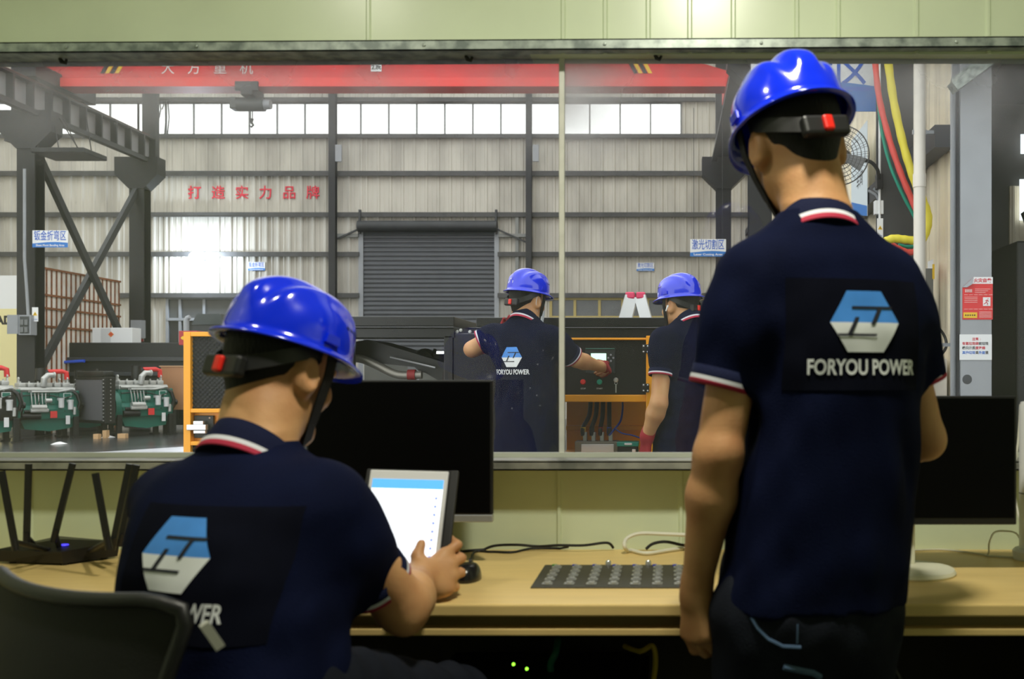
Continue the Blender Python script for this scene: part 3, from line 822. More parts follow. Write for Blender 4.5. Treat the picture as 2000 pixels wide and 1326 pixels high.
mb = MB(); mb.box((WX1, -2.0, 0), (WX1+.08, 2.66, 2.75)); struct('wall_right', mb, WALLP)
mb = MB(); mb.box((WX0-.08, -2.08, 0), (WX1+.08, -2.0, 2.75)); struct('wall_back', mb, WALLP)
mb = MB(); mb.box((WX0-.08, -2.08, 2.75), (WX1+.08, 2.66, 2.83)); struct('ceiling', mb, mat('office_ceiling', (196, 196, 176), 0.8))
mb = MB(); mb.box((WX0-.08, -2.08, -.06), (WX1+.08, 2.66, 0)); struct('floor', mb, DARKFLOOR)
for lx, ly, ll in ((0.14, 1.28, 'square white ceiling lamp above the standing person'), (-1.15, 1.32, 'added square white fill light panel above the seated person')):  # second fixture is unseen, added only to house the fill light
    t = thing('ceiling_lamp_and_fill', ll, 'lamp', (lx, ly, 2.705))
    mb = MB(); mb.box((lx-.11, ly-.11, 2.71), (lx+.11, ly+.11, 2.75), .004); obj('housing', mb, mat('lamp_and_fill_white', (230, 230, 226), .5), t)
    mb = MB(); mb.box((lx-.09, ly-.09, 2.704), (lx+.09, ly+.09, 2.71)); obj('diffuser', mb, mat('lamp_and_fill_diffuser', (255, 250, 232), .5, emit=6), t)
# window head channel, sill, jamb ends, joint between the two panes
mb = MB(); dz = 0.012
def hz(x): return (x-WX0)/(WX1-WX0)*0.022
mb.prism([(WX0, 2.0235), (WX1, 2.0235+.022), (WX1, 2.0505+.022), (WX0, 2.0505)], 2.545, 2.552, 'xz')
mb.prism([(WX0, 2.0235), (WX1, 2.0235+.022), (WX1, 2.0265+.022), (WX0, 2.0265)], 2.545, 2.66, 'xz')
mb.prism([(WX0, 2.0475), (WX1, 2.0475+.022), (WX1, 2.0505+.022), (WX0, 2.0505)], 2.545, 2.60, 'xz')
head = struct('trim_1', mb, GALV, 'galvanised steel channel along the top of the window')
for px in (130, 384, 828, 1181, 1487, 1868):
    m2 = MB(); x = (px-VX)*2.545/FPX; m2.lathe([(0.0045, 0), (0.004, -.003), (0.001, -.004)], (x, 2.545, 2.037+hz(x)), 'y', 8); obj('screw', m2, GALV, head)
for px in (127, 917, 1285):
    m2 = MB(); x = (px-VX)*2.60/FPX; z = 2.0225+hz(x)
    m2.tube([(x-.008, 2.59, z+.001), (x-.003, 2.59, z-.008), (x+.004, 2.595, z-.010), (x+.010, 2.59, z-.002)], [.004, .006, .005, .003], 7); obj('sealant_blob', m2, mat('dark_sealant', (40, 40, 36), 0.7), head)
mb = MB(); mb.box((WX0, 2.50, .981), (WX1, 2.66, .9865)); mb.box((WX0, 2.50, .961), (WX1, 2.506, .984)); mb.box((WX0, 2.50, .961), (WX1, 2.585, .965))
struct('trim_2', mb, GALV_D, 'galvanised steel sill under the window')
mb = MB(); mb.box((WX0, 2.606, .986), (WX1, 2.63, .998)); struct('trim_3', mb, mat('sealant_strip', (196, 200, 186), 0.5), 'pale sealant strip along the foot of the panes')
xm = (1097.5-VX)*2.62/FPX
mb = MB(); mb.box((xm-.0075, 2.612, .986), (xm+.0075, 2.63, 2.05), .003); struct('trim_4', mb, mat('joint_bead', (216, 216, 208), 0.45, var=0.12, vscale=30), 'narrow upright bead between the two window panes')

def glass_material():
    m = bpy.data.materials.new('dusty_glass'); m.use_nodes = True; nt = m.node_tree; nt.nodes.clear()
    N = nt.nodes.new; L = nt.links.new
    out = N('ShaderNodeOutputMaterial'); tr = N('ShaderNodeBsdfTransparent'); tr.inputs[0].default_value = (0.97, 0.985, 0.975, 1)
    gl = N('ShaderNodeBsdfGlossy'); gl.inputs['Roughness'].default_value = 0.02
    du = N('ShaderNodeBsdfTranslucent'); du.inputs[0].default_value = (0.86, 0.86, 0.84, 1)
    fr = N('ShaderNodeFresnel'); fr.inputs[0].default_value = 1.45
    mg = N('ShaderNodeMixShader'); md = N('ShaderNodeMixShader')
    tc = N('ShaderNodeTexCoord'); sep = N('ShaderNodeSeparateXYZ'); L(tc.outputs['Object'], sep.inputs[0])
    def noise(sc, det, lo, hi, v=None):
        n = N('ShaderNodeTexNoise'); n.inputs['Scale'].default_value = sc; n.inputs['Detail'].default_value = det
        mp = N('ShaderNodeMapping'); L(tc.outputs['Object'], mp.inputs[0])
        if v: mp.inputs['Scale'].default_value = v
        L(mp.outputs[0], n.inputs['Vector'])
        r = N('ShaderNodeMapRange'); r.inputs[1].default_value = lo; r.inputs[2].default_value = hi; L(n.outputs['Fac'], r.inputs[0]); return r.outputs[0]
    def mth(op, a, b):
        k = N('ShaderNodeMath'); k.operation = op; k.use_clamp = True
        for i, q in enumerate((a, b)):
            if isinstance(q, (int, float)): k.inputs[i].default_value = q
            else: L(q, k.inputs[i])
        return k.outputs[0]
    def ramp(src, lo, hi):
        r = N('ShaderNodeMapRange'); r.interpolation_type = 'SMOOTHSTEP'; r.inputs[1].default_value = lo; r.inputs[2].default_value = hi; L(src, r.inputs[0]); return r.outputs[0]
    patches = noise(2.6, 5, 0.35, 0.72)
    specks = mth('MULTIPLY', noise(85, 2, 0.70, 0.76), ramp(noise(2.2, 2, 0.0, 1.0), 0.50, 0.75))
    upper = ramp(sep.outputs['Z'], 0.70, 1.04)      # grime left near the head channel where nobody wipes
    corner = mth('MULTIPLY', ramp(sep.outputs['X'], -0.75, -1.0), ramp(sep.outputs['Z'], 0.70, 0.95))
    d = mth('ADD', mth('MULTIPLY', patches, 0.022), mth('MULTIPLY', mth('MULTIPLY', upper, noise(3.4, 5, 0.30, 0.70)), 0.42))
    d = mth('ADD', d, mth('MULTIPLY', specks, 0.35)); d = mth('ADD', d, 0.004)
    d = mth('ADD', d, mth('MULTIPLY', corner, 0.36))
    L(fr.outputs[0], mg.inputs[0]); L(tr.outputs[0], mg.inputs[1]); L(gl.outputs[0], mg.inputs[2])
    L(d, md.inputs[0]); L(mg.outputs[0], md.inputs[1]); L(du.outputs[0], md.inputs[2]); L(md.outputs[0], out.inputs[0])
    return m
GLASS = glass_material()
def pane(n, x0, x1, lab):
    mb = MB(); mb.box((x0, 2.617, .99), (x1, 2.623, 2.06)); o = struct('window_%d' % n, mb, GLASS, lab)
pane(1, WX0, xm-.006, 'large dusty glass pane left of the upright bead')
pane(2, xm+.006, WX1, 'large glass pane right of the upright bead')

# ------------------------------------------------------------ desk
D0, D1 = 1.948, 2.579
desk = thing('desk', 'long pale wood desk built along the wall under the window', 'desk', (-.1, 2.2, 0))
mb = MB(); mb.box((WX0+.002, D0, .725), (WX1-.002, D1, .75), .004); obj('desk_top', mb, WOOD, desk)
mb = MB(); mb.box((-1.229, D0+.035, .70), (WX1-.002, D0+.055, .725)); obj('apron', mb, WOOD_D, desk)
mb = MB(); mb.box((-1.229, D0+.008, .686), (WX1-.002, D1-.1, .70), .002); obj('under_shelf', mb, WOOD, desk)
mb = MB(); mb.box((WX0+.002, D0+.03, .0), (-1.229, D1-.02, .725), .003); ped = obj('pedestal', mb, WOOD, desk)
mb = MB(); mb.box((WX0+.03, D0+.02, .44), (-1.25, D0+.031, .70), .003); dr = obj('drawer', mb, WOOD, desk)
mb = MB(); mb.box((WX0+.03, D0+.02, .05), (-1.25, D0+.031, .43), .003); obj('drawer', mb, WOOD, desk)
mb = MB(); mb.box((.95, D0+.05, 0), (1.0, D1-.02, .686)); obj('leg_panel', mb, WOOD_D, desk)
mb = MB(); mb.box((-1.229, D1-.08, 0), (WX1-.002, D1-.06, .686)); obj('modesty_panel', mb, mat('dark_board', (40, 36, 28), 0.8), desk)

# inset key panel
kp = thing('key_panel', 'dark panel of small silver key sockets set flush into the desk', 'panel', P(1182, 1122, 2.27))
KY0, KY1 = 2.095, 2.35
kx0, kx1 = -.2845, .06
mb = MB(); mb.box((kx0, KY0, .75), (kx1, KY1, .7525)); obj('panel_plate', mb, mat('dark_plate', (58, 56, 48), 0.5), kp)
SILV = mat('chrome', (222, 223, 225), 0.28, metal=.85); cols7 = [kx0+.032+.047*i for i in range(7)]
LEDC = {0: mat('led_green', (60, 160, 70), .3), 1: mat('led_blue', (60, 70, 190), .3)}
proto = None
for i, x in enumerate(cols7):
    for j in range(5):
        yq = KY0+.03+.046*j
        if proto is None:
            m2 = MB(); m2.box((x-.011, yq-.009, .7525), (x+.011, yq+.009, .756), .001); m2.lathe([(.0085, 0), (.0085, .002), (.0065, .0035), (.003, .0035), (.003, .002), (.0005, .002)], (x+.001, yq, .756), 'z', 12)
            proto = obj('key_socket', m2, SILV, kp, auto=True); px0, py0 = x, yq
        else:
            c = proto.copy(); COL.objects.link(c); c.parent = kp; c.location = (x-px0, yq-py0, 0); ORG[c.name] = ORG[kp.name]
    m2 = MB(); m2.box((x-.013, KY1-.018, .7525), (x-.003, KY1-.010, .756)); obj('key_tag', m2, LEDC[0 if i == 0 else 1], kp)
for q in (2.5, 4.5):
    m2 = MB(); x = cols7[0]+.047*q; m2.lathe([(.007, 0), (.007, .008), (.004, .012)], (x, KY1-.006, .7525), 'z', 12); obj('panel_screw', m2, SILV, kp)

# ------------------------------------------------------------ monitors
SCR = mat('dark_screen', (4, 4, 5), 0.4, spec=0.1)
def monitor(label, px0, px1, py0, py1, y, silver, stand, yaw=0.0):
    a, b = P(px0, py1, y), P(px1, py0, y); cx = (a.x+b.x)/2
    t = thing('monitor', label, 'monitor', (cx, y+.03, .75))
    wdt, hgt = b.x-a.x, b.z-a.z
    X = Matrix.Translation((cx, y, a.z)) @ Matrix.Rotation(yaw, 4, 'Z')
    ch = .018 if silver else 0.0
    mb = MB(X); mb.box((-wdt/2, 0, ch), (wdt/2, .018, hgt), .003); obj('casing', mb, BLK, t)
    mb = MB(X); mb.box((-wdt/2+.006, -.0012, ch+(.004 if silver else .016)), (wdt/2-.006, .002, hgt-.006)); obj('screen', mb, SCR, t)
    if silver:
        mb = MB(X); mb.box((-wdt/2, -.001, 0), (wdt/2, .018, ch), .002); obj('chin', mb, mat('brushed_silver', (176, 178, 180), 0.35, metal=0.6), t)
    mb = MB(X); mb.box((-wdt/2+.08, .018, ch+.06), (wdt/2-.08, .04, hgt-.08), .008); obj('back_cover', mb, BLK, t)
    sm, bw, rad = stand
    mb = MB(X); z = .75-a.z
    mb.box((-bw/2, .03, z+.012), (bw/2, .045, .12), .004); obj('stand_post', mb, sm, t)
    mb = MB(); mb.lathe([(.001, 0), (rad, 0), (rad+.002, .004), (rad-.002, .011), (rad*.6, .0135), (.001, .015)], (cx, y+.0, .75), 'z', 40); obj('stand_base', mb, sm, t)
    return t
IVORY = mat('ivory_plastic', (226, 224, 204), 0.4)
monitor('black monitor with a silver lower edge, directly behind the tablet', 598, 962, 742, 1020, 2.36, True, (mat('beige_stand', (168, 158, 112), 0.5), .14, .10))
mr = monitor('wide black monitor on a white round foot, right of the standing person', 1560, 1986, 773, 1025, 2.27, False, (IVORY, .05, .105))
m2 = MB(); p = P(1778, 1014, 2.267); m2.lathe([(.006, 0), (.0055, -.001), (.001, -.0012)], p, 'y', 14); obj('badge', m2, mat('badge_grey', (90, 90, 92), .3), mr)

# ------------------------------------------------------------ router
t = thing('router', 'black router with blue light and six raised antennas, left end of desk', 'router', P(115, 1085, 2.30))
c = P(128, 1064, 2.45); z0 = .75
mb = MB(); W2 = .105
mb.add([(c.x-.126, c.y-.07, z0+.005), (c.x+.055, c.y-.10, z0+.005), (c.x+.128, c.y+.0, z0+.005), (c.x-.052, c.y+.05, z0+.005),
        (c.x-.132, c.y-.07, z0+.032), (c.x+.055, c.y-.108, z0+.034), (c.x+.134, c.y+.0, z0+.042), (c.x-.052, c.y+.055, z0+.046),
        (c.x+.00, c.y-.03, z0+.052)], [(0, 1, 2, 3), (0, 1, 5, 4), (1, 2, 6, 5), (2, 3, 7, 6), (3, 0, 4, 7), (4, 5, 8), (5, 6, 8), (6, 7, 8), (7, 4, 8)])
obj('housing', mb, mat('router_black', (22, 22, 24), 0.4), t)
for fx, fy in ((-.09, -.06), (.05, -.085), (.095, 0), (-.045, .035)):
    m2 = MB(); m2.lathe([(.008, 0), (.008, .008)], (c.x+fx, c.y+fy, z0), 'z', 10); obj('foot', m2, BLK, t)
m2 = MB(); m2.lathe([(.011, 0), (.010, .002), (.001, .003)], (c.x+.035, c.y-.065, z0+.043), 'z', 16); obj('status_light', m2, mat('blue_light', (70, 60, 255), 0.4, emit=1.2), t)
for (bx, by, tx, ty, yy) in ((28, 1058, 3, 920, 2.24), (52, 1048, 56, 906, 2.33), (108, 1042, 142, 905, 2.36), (210, 1056, 186, 924, 2.20), (222, 1058, 253, 906, 2.30), (236, 1050, 267, 908, 2.34)):
    a, b = P(bx, by, yy), P(tx, ty, yy); a.z = max(a.z, .775); d = (b-a).normalized()
    m2 = MB(); m2.obox(a, b, .0135, .007, (0, 1, 0)); m2.tube([a-d*.02, a+d*.01], .0075, 10); obj('antenna', m2, BLK, t)
    m2 = MB(); q = Vector((c.x+max(-.1, min(.1, a.x-c.x)), c.y+max(-.07, min(.03, a.y-c.y)), .78)); m2.tube([q, a], .006, 8); obj('antenna_joint', m2, BLK, t)

# ------------------------------------------------------------ tablet
tl, trr = Vector((-.5927, 2.08, 1.0006)), Vector((-.4288, 2.08, .9963)); br = Vector((-.4588, 1.985, .7763))
ex = (trr-tl).normalized(); ey = (trr-br).normalized(); ey = (ey-ex*ey.dot(ex)).normalized(); en = ex.cross(ey)
if en.y > 0: en = -en
tw, thh = (trr-tl).length, (trr-br).length
T4 = Matrix((( ex.x, ey.x, en.x, br.x-ex.x*tw), (ex.y, ey.y, en.y, br.y-ex.y*tw), (ex.z, ey.z, en.z, br.z-ex.z*tw), (0, 0, 0, 1)))
t = thing('tablet', 'white tablet in a black case with a lit list on screen, in a hand', 'tablet', br)
mb = MB(T4); mb.box((0, 0, -.007), (tw, thh, 0), .003); obj('body', mb, mat('tablet_white', (214, 214, 216), .3), t)
mb = MB(T4); mb.box((-.010, -.006, -.013), (tw+.020, thh+.004, -.0065), .003); mb.box((tw+.002, -.006, -.013), (tw+.020, thh+.003, -.001), .003); obj('case', mb, mat('case_black', (26, 26, 27), .6), t)
mb = MB(T4); mb.box((.008, .02, 0), (tw-.008, thh-.020, .0004)); sc_ = obj('screen', mb, mat('lit_white', (238, 244, 255), .3, emit=1.15), t)
mb = MB(T4); mb.box((.008, thh-.040, .0004), (tw-.008, thh-.020, .0008)); obj('title_bar', mb, mat('lit_blue', (88, 168, 236), .3, emit=0.8), sc_)
mb = MB(T4)
for k in range(9): mb.box((tw-.022, thh-.062-.0175*k, .0004), (tw-.017, thh-.057-.0175*k, .0008))
obj('row_icons', mb, mat('lit_icon', (130, 150, 225), .3, emit=.6), sc_)
mb = MB(T4)
for k in range(3): mb.box((.016, thh-.079-.020*k, .0004), (.021, thh-.075-.020*k, .0008))
obj('row_marks', mb, mat('lit_green', (110, 190, 130), .3, emit=.6), sc_)
for k in range(9):
    mb = MB(T4); mb.box((.04, thh-.0605-.0175*k, .0004), (.122, thh-.0595-.0175*k, .0007)); obj('list_row', mb, mat('lit_grey', (216, 222, 234), .3, emit=.9), sc_)

# ------------------------------------------------------------ mouse, cables, lamp tube
t = thing('mouse', 'small black computer mouse on the desk behind the hand', 'mouse', (P(912, 1106, 2.18).x, 2.19, .75))
c = Vector((P(912, 1106, 2.18).x, 2.19, .75)); mb = MB(); vv = []; n = 20
for j in range(9):
    a = j/8*PI/2
    for i in range(n):
        th = 2*PI*i/n; vv.append((c.x+.029*math.cos(th)*math.cos(a)**.5, c.y+.05*math.sin(th)*math.cos(a)**.5, c.z+.036*math.sin(a)))
mb.add(vv, [(j*n+i, j*n+(i+1) % n, (j+1)*n+(i+1) % n, (j+1)*n+i) for j in range(8) for i in range(n)]+[tuple(range(n))], True)
obj('shell', mb, mat('mouse_black', (24, 24, 26), .25), t, auto=False)
mb = MB(); mb.tube([(c.x-.003, c.y+.03, c.z+.034), (c.x+.003, c.y+.03, c.z+.034)], .007, 12); obj('scroll_wheel', mb, BLK, t)
def smooth_path(pts, n=8):
    pts = [Vector(p) for p in pts]; out = []
    for i in range(len(pts)-1):
        p0, p1, p2, p3 = pts[max(i-1, 0)], pts[i], pts[i+1], pts[min(i+2, len(pts)-1)]
        for k in range(n):
            t_ = k/n; out.append(0.5*((2*p1)+(p2-p0)*t_+(2*p0-5*p1+4*p2-p3)*t_**2+(3*p1-p0-3*p2+p3)*t_**3))
    return out+[pts[-1]]
def cable(name, pts, r, m, label, cat='cable', zmin=None, group=None):
    q = smooth_path(pts)
    if zmin is not None:
        for p in q: p.z = max(p.z, zmin+r)
    mb = MB(); mb.tube(q, r, 8); o = obj(name, mb, m); tag(o, label, cat, group); return o
CB = mat('cable_black', (20, 20, 20), .5); CW = mat('cable_white', (222, 220, 204), .5)
dk = lambda px, py: P(px, py, .44*FPX/(py-VY)) if py > 1071 else P(px, py, 2.56)
cable('mouse_cable', [(c.x, c.y+.05, .755)]+[dk(*q) for q in ((925, 1082), (960, 1080), (1000, 1081), (1035, 1074), (1080, 1073))]+[P(1110, 1068, 2.56)], .0028, CB, 'thin black cable running from the mouse to the back of the desk', zmin=.7505)
cable('power_cable', [dk(900, 1080), dk(935, 1077), P(965, 1066, 2.55), P(1010, 1064, 2.54), P(1050, 1067, 2.55), P(1090, 1065, 2.54), P(1140, 1065, 2.54), P(1185, 1060, 2.55), P(1198, 1070, 2.56)], .0035, CB, 'wavy black cable along the wall between the monitor and white loop', zmin=.7505)
cable('white_cable', [P(1345, 1045, 2.53), P(1300, 1043, 2.53), P(1250, 1042, 2.53), P(1224, 1052, 2.52), P(1220, 1068, 2.50), dk(1232, 1079), dk(1262, 1085), dk(1305, 1079), dk(1345, 1073)], .005, CW, 'thick white cable looped at the back edge of the desk', zmin=.7505)
cable('short_cable', [P(1262, 1072, 2.52), P(1275, 1062, 2.53), P(1300, 1058, 2.54), P(1330, 1064, 2.55), P(1345, 1066, 2.55)], .004, CB, 'short black cable arching inside the white cable loop', zmin=.7505)
cable('thin_white_cable', [dk(1780, 1077), dk(1830, 1075), dk(1870, 1078), dk(1925, 1086), P(1932, 1060, 2.45), P(1942, 1040, 2.46), P(1965, 1037, 2.48), P(1985, 1042, 2.49), P(1995, 1060, 2.5)], .0022, CW, 'thin white cable rising in a loop behind the right monitor foot', zmin=.7505)
cable('flat_white_cable', [dk(1925, 1087), dk(1965, 1090), dk(2010, 1091), dk(2060, 1090)], .0022, CW, 'thin white cable lying on the desk at the right end', zmin=.7505)
t = thing('desk_lamp', 'white upright cylinder with a flat foot at right end of desk', 'lamp', (P(2022, 1080, 2.44).x, 2.44, .75))
c = Vector((P(2024, 1080, 2.44).x, 2.44, .75)); mb = MB(); mb.lathe([(.001, 0), (.055, 0), (.056, .02), (.05, .026), (.001, .026)], c, 'z', 36); obj('foot', mb, WHITEP, t)
mb = MB(); mb.lathe([(.001, .026), (.04, .026), (.04, .37), (.036, .385), (.001, .39)], c, 'z', 36); tb = obj('tube', mb, WHITEP, t)
mb = MB(); mb.lathe([(.0405, .16), (.0405, .163)], c, 'z', 36); obj('seam_ring', mb, mat('grey_line', (120, 120, 120), .5), t)
# loops of small wires right of the monitor
cable('lamp_cable', [P(1998, 1042, 2.47), P(1988, 1000, 2.5), P(1982, 960, 2.52), P(1984, 900, 2.53), P(1989, 858, 2.54), P(1993, 790, 2.55)], .003, CW, 'white cable hanging on the glass beside the white cylinder')

# things under the desk
def blob_cable(pts, m, label, r=.006, name='floor_cable'): return cable(name, pts, r, m, label)
sw = thing('network_switch', 'dark box with two green lights under the desk', 'switch', (-.27, 2.20, .28))
mb = MB(); mb.box((-.50, 2.12, .50), (-.06, 2.36, .545), .004); obj('housing', mb, BLK, sw)
mb = MB(); mb.box((-.52, 2.10, .485), (-.04, 2.489, .499)); obj('shelf', mb, mat('dark_board', (40, 36, 28), .8), sw)
LG = mat('green_light', (150, 255, 60), .4, emit=2.5)
for px, py in ((1003, 1297), (1029, 1306)):
    m2 = MB(); q = P(px, py, 2.118); m2.lathe([(.0035, 0), (.003, -.003), (.0005, -.004)], q, 'y', 10); obj('status_light', m2, LG, sw)
def pcase(x0, x1, lab):
    t = thing('computer_case', lab, 'computer', ((x0+x1)/2, 2.25, 0)); mb = MB(); mb.box((x0, 2.10, 0.01), (x1, 2.48, .43), .006); obj('casing', mb, mat('case_dark', (24, 24, 25), .6), t)
    mb = MB(); mb.box((x0+.015, 2.094, .05), (x1-.015, 2.101, .40), .002); obj('front_grille', mb, BLK, t)
    mb = MB(); mb.lathe([(.01, 0), (.009, -.003), (.001, -.004)], ((x0+x1)/2, 2.094, .37), 'y', 14); obj('power_button', mb, SILV, t)
pcase(.66, .86, 'dark computer case under the desk right of the standing person')
cable('teal_cable', [P(1090, 1250, 2.25), P(1085, 1275, 2.2), P(1075, 1300, 2.2), P(1082, 1340, 2.2)], .008, mat('cable_teal', (30, 110, 96), .5), 'dull teal cable hanging in the dark under the desk')
cable('yellow_cable', [P(1220, 1262, 2.25), P(1250, 1272, 2.2), P(1275, 1262, 2.2), P(1280, 1300, 2.2), P(1270, 1360, 2.2)], .006, mat('cable_yellow', (190, 165, 40), .5), 'dull yellow cable tangled in the dark under the desk')
cable('hanging_cable', [P(1712, 1240, 2.05), P(1722, 1275, 2.05), P(1748, 1310, 2.06), P(1765, 1345, 2.06)], .007, CB, 'black cable hanging under the desk right of the standing person')

# ------------------------------------------------------------ office chair
YC = R(-30.6); r_, f_ = rot2(YC); CC = Vector((-.905, 1.42, -.015))
t = thing('office_chair', 'black mesh-back office chair with the seated person on it', 'chair', CC+f_*.26)
def cb(u, v, z): return CC+r_*u+f_*v+Vector((0, 0, z))
def backpt(s, q):
    "s -1..1 across, q 0 bottom .. 1 top"
    hw = .165+.085*q**.8
    z = .50+.395*q+.012*(s*s)*q-.03*max(0, abs(s)-.8)*5*q**6*.6
    return cb(s*hw, .055*s*s-.05*math.sin(PI*min(q*1.1, 1))*.5+.02*q, z)
mb = MB(); NS, NQ = 20, 16
mb.add([tuple(backpt(-1+2*i/NS, j/NQ)) for j in range(NQ+1) for i in range(NS+1)], [(j*(NS+1)+i, j*(NS+1)+i+1, (j+1)*(NS+1)+i+1, (j+1)*(NS+1)+i) for j in range(NQ) for i in range(NS)], True)
mesh_m = mat('chair_mesh', (16, 16, 17), .75, bump=.6, bscale=500)
bk = obj('backrest', mb, mesh_m, t, auto=False)
path = [backpt(-1, q) for q in np.linspace(0, .94, 12)]+[backpt(s, 1) for s in np.linspace(-.97, .97, 18)]+[backpt(1, q) for q in np.linspace(.94, 0, 12)]+[backpt(s, 0) for s in np.linspace(.9, -.9, 8)]
mb = MB(); mb.tube(path, .011, 10, closed=True); obj('back_frame', mb, BLK, t, auto=False)
mb = MB(); mb.tube([backpt(s, .42)-f_*.014 for s in np.linspace(-.9, .9, 10)], .016, 10, flat=1.0); obj('lumbar_bar', mb, BLK, t)
mb = MB(); a, b = P(398, 1218, 1.30), P(430, 1264, 1.31); mb.obox(a, b, .014, .012); obj('tilt_lever', mb, mat('grey_lever', (170, 170, 160), .4), t)
mb = MB(); X = Matrix.Translation(CC+f_*.27) @ Matrix.Rotation(YC, 4, 'Z'); mb.xf = X; mb.box((-.24, -.23, .385), (.24, .23, .455), .03); obj('seat', mb, mat('seat_fabric', (22, 22, 23), .9, bump=.4, bscale=300), t)
mb = MB(X); mb.lathe([(.03, .1), (.03, .25), (.022, .25), (.022, .385)], (0, 0, 0), 'z', 18); obj('gas_column', mb, BLK, t)
mb = MB(); mb.tube([cb(0, -.02, .5), cb(0, -.01, .42), cb(0, .08, .37), cb(0, .2, .375)], [.025, .025, .022, .02], 10); obj('back_bracket', mb, BLK, t)
for k in range(5):
    a = 2*PI*k/5+.3; d = Vector((math.cos(a), math.sin(a), 0)); c0 = CC+f_*.27
    m2 = MB(); m2.tube([c0+Vector((0, 0, .11)), c0+d*.15+Vector((0, 0, .10)), c0+d*.29+Vector((0, 0, .075))], [.026, .022, .016], 10); lg = obj('leg', m2, BLK, t)
    m2 = MB(); s_ = Vector((-d.y, d.x, 0)); q = c0+d*.29+Vector((0, 0, .029)); m2.tube([q-s_*.02, q+s_*.02], .029, 16); obj('caster', m2, BLK, lg)
# ------------------------------------------------------------ workshop shell
YF = 30.0
CREAM = mat('far_cladding', (196, 192, 182), 0.6, var=0.35, vscale=1.1, stretch=(1, 1, .35), rgb2=(150, 146, 138), contrast=(0.25, 0.6))
CREAM2 = mat('side_cladding', (244, 236, 214), 0.5, var=0.12, vscale=1.5, rgb2=(220, 208, 184))
STEEL_D = mat('dark_steel', (50, 52, 56), 0.55, var=0.3, vscale=3)
STEEL_DD = mat('black_steel', (25, 27, 32), 0.5, var=0.2, vscale=3)
STEEL_G = mat('grey_steel', (150, 154, 160), 0.5, var=0.12, vscale=4)
PURL = mat('purlin_steel', (74, 74, 75), 0.6, var=0.3, vscale=4)
SHUT = mat('shutter_steel', (92, 95, 101), 0.5, metal=0.2, var=0.12, vscale=2)
RED = mat('crane_red', (204, 40, 44), 0.45, var=0.15, vscale=2); RED2 = mat('crane_red_bright', (226, 58, 54), 0.45)
YEL = mat('yellow_paint', (232, 190, 40), .5); BLU = mat('sign_blue', (40, 118, 200), .5); WHT = mat('sign_white', (234, 236, 238), .5)
INK = mat('ink_blue', (48, 100, 200), .6); INKR = mat('ink_red', (206, 44, 66), .6); INKB = mat('ink_black', (30, 30, 34), .6)
ORANGE = mat('generator_orange', (250, 168, 28), .38, spec=.5)
FLOORM = mat('workshop_floor', (74, 74, 76), 0.22, var=0.35, vscale=1.2, rgb2=(50, 50, 52))
X = lambda px, y: (px-VX)*y/FPX
Zz = lambda py, y: CAMZ+(VY-py)*y/FPX

def ribs_profile(x0, x1, pitch, dep):
    pts = []; x = x0
    while x < x1-1e-6:
        for (fx, d) in ((0, 0), (.12, 0), (.20, -dep), (.34, -dep), (.42, 0), (.66, 0), (.70, -dep*.35), (.76, -dep*.35), (.80, 0)):
            q = x+fx*pitch
            if q < x1: pts.append((q, d))
        x += pitch
    return pts+[(x1, 0)]
def ribbed(mb, x0, x1, z0, z1, y, pitch=.36, dep=.035, axis='x'):
    pr = ribs_profile(x0, x1, pitch, dep)
    vv = []; n = len(pr)
    for (q, d) in pr:
        for z in (z0, z1): vv.append((q, y+d, z) if axis == 'x' else (y+d, q, z))
    mb.add(vv, [(2*i, 2*i+2, 2*i+3, 2*i+1) for i in range(n-1)])
    if axis == 'x': mb.box((x0, y+.001, z0), (x1, y+.06, z1))
    else: mb.box((y+.001, x0, z0), (y+.06, x1, z1))

mb = MB(); mb.box((-22, 2.66, -.08), (9, YF+.2, 0)); struct('floor_workshop', mb, FLOORM)
mb = MB(); mb.prism([(-9.9, 15.0), (-4.0, 15.0), (-4.0, 18.6), (-7.6, 18.6), (-8.6, 17.4), (-9.3, 16.2)], 0, .004, 'xy'); struct('trim_5', mb, mat('pale_floor_paint', (196, 198, 206), .35, var=.15, vscale=2), 'pale painted floor area in front of the engines')
DX0, DX1, DZ0, DZ1 = X(710, YF), X(967, YF), 2.04, 5.75
LWx0, LWx1 = X(328, YF), X(560, YF); RWx0, RWx1 = X(1076, YF), X(1392, YF)
ZW0, ZW1 = 8.53, 9.54
mb = MB()
ribbed(mb, -22, LWx0, 0, ZW0, YF); ribbed(mb, LWx0, LWx1, 3.68, ZW0, YF); ribbed(mb, LWx0, LWx1, 0, .9, YF)
ribbed(mb, LWx1, DX0, 0, ZW0, YF); ribbed(mb, DX0, DX1, DZ1, ZW0, YF); ribbed(mb, DX1, RWx0, 0, ZW0, YF)
ribbed(mb, RWx0, RWx1, 3.66, ZW0, YF); ribbed(mb, RWx0, RWx1, 0, 1.2, YF); ribbed(mb, RWx1, 2.6, 0, ZW0, YF)
ribbed(mb, -22, 2.6, ZW1, 11.4, YF); xe = X(1330, YF); ribbed(mb, xe, 2.6, ZW0, ZW1, YF)
wf = struct('wall_far', mb, CREAM)
for py, h_ in ((340, .13), (420, .12), (497, .12), (577, .12), (267, .10), (196, .10)):
    z = Zz(py, YF); m2 = MB()
    segs = [(-22, 2.6)] if py not in (497, 577) else [(-22, DX0-.1), (DX1+.1, 2.6)]
    for a, b in segs: m2.box((a, YF-.16, z-h_/2), (b, YF-.037, z+h_/2)); m2.box((a, YF-.17, z-h_/2-.02), (b, YF-.13, z-h_/2))
    obj('purlin', m2, PURL, wf)
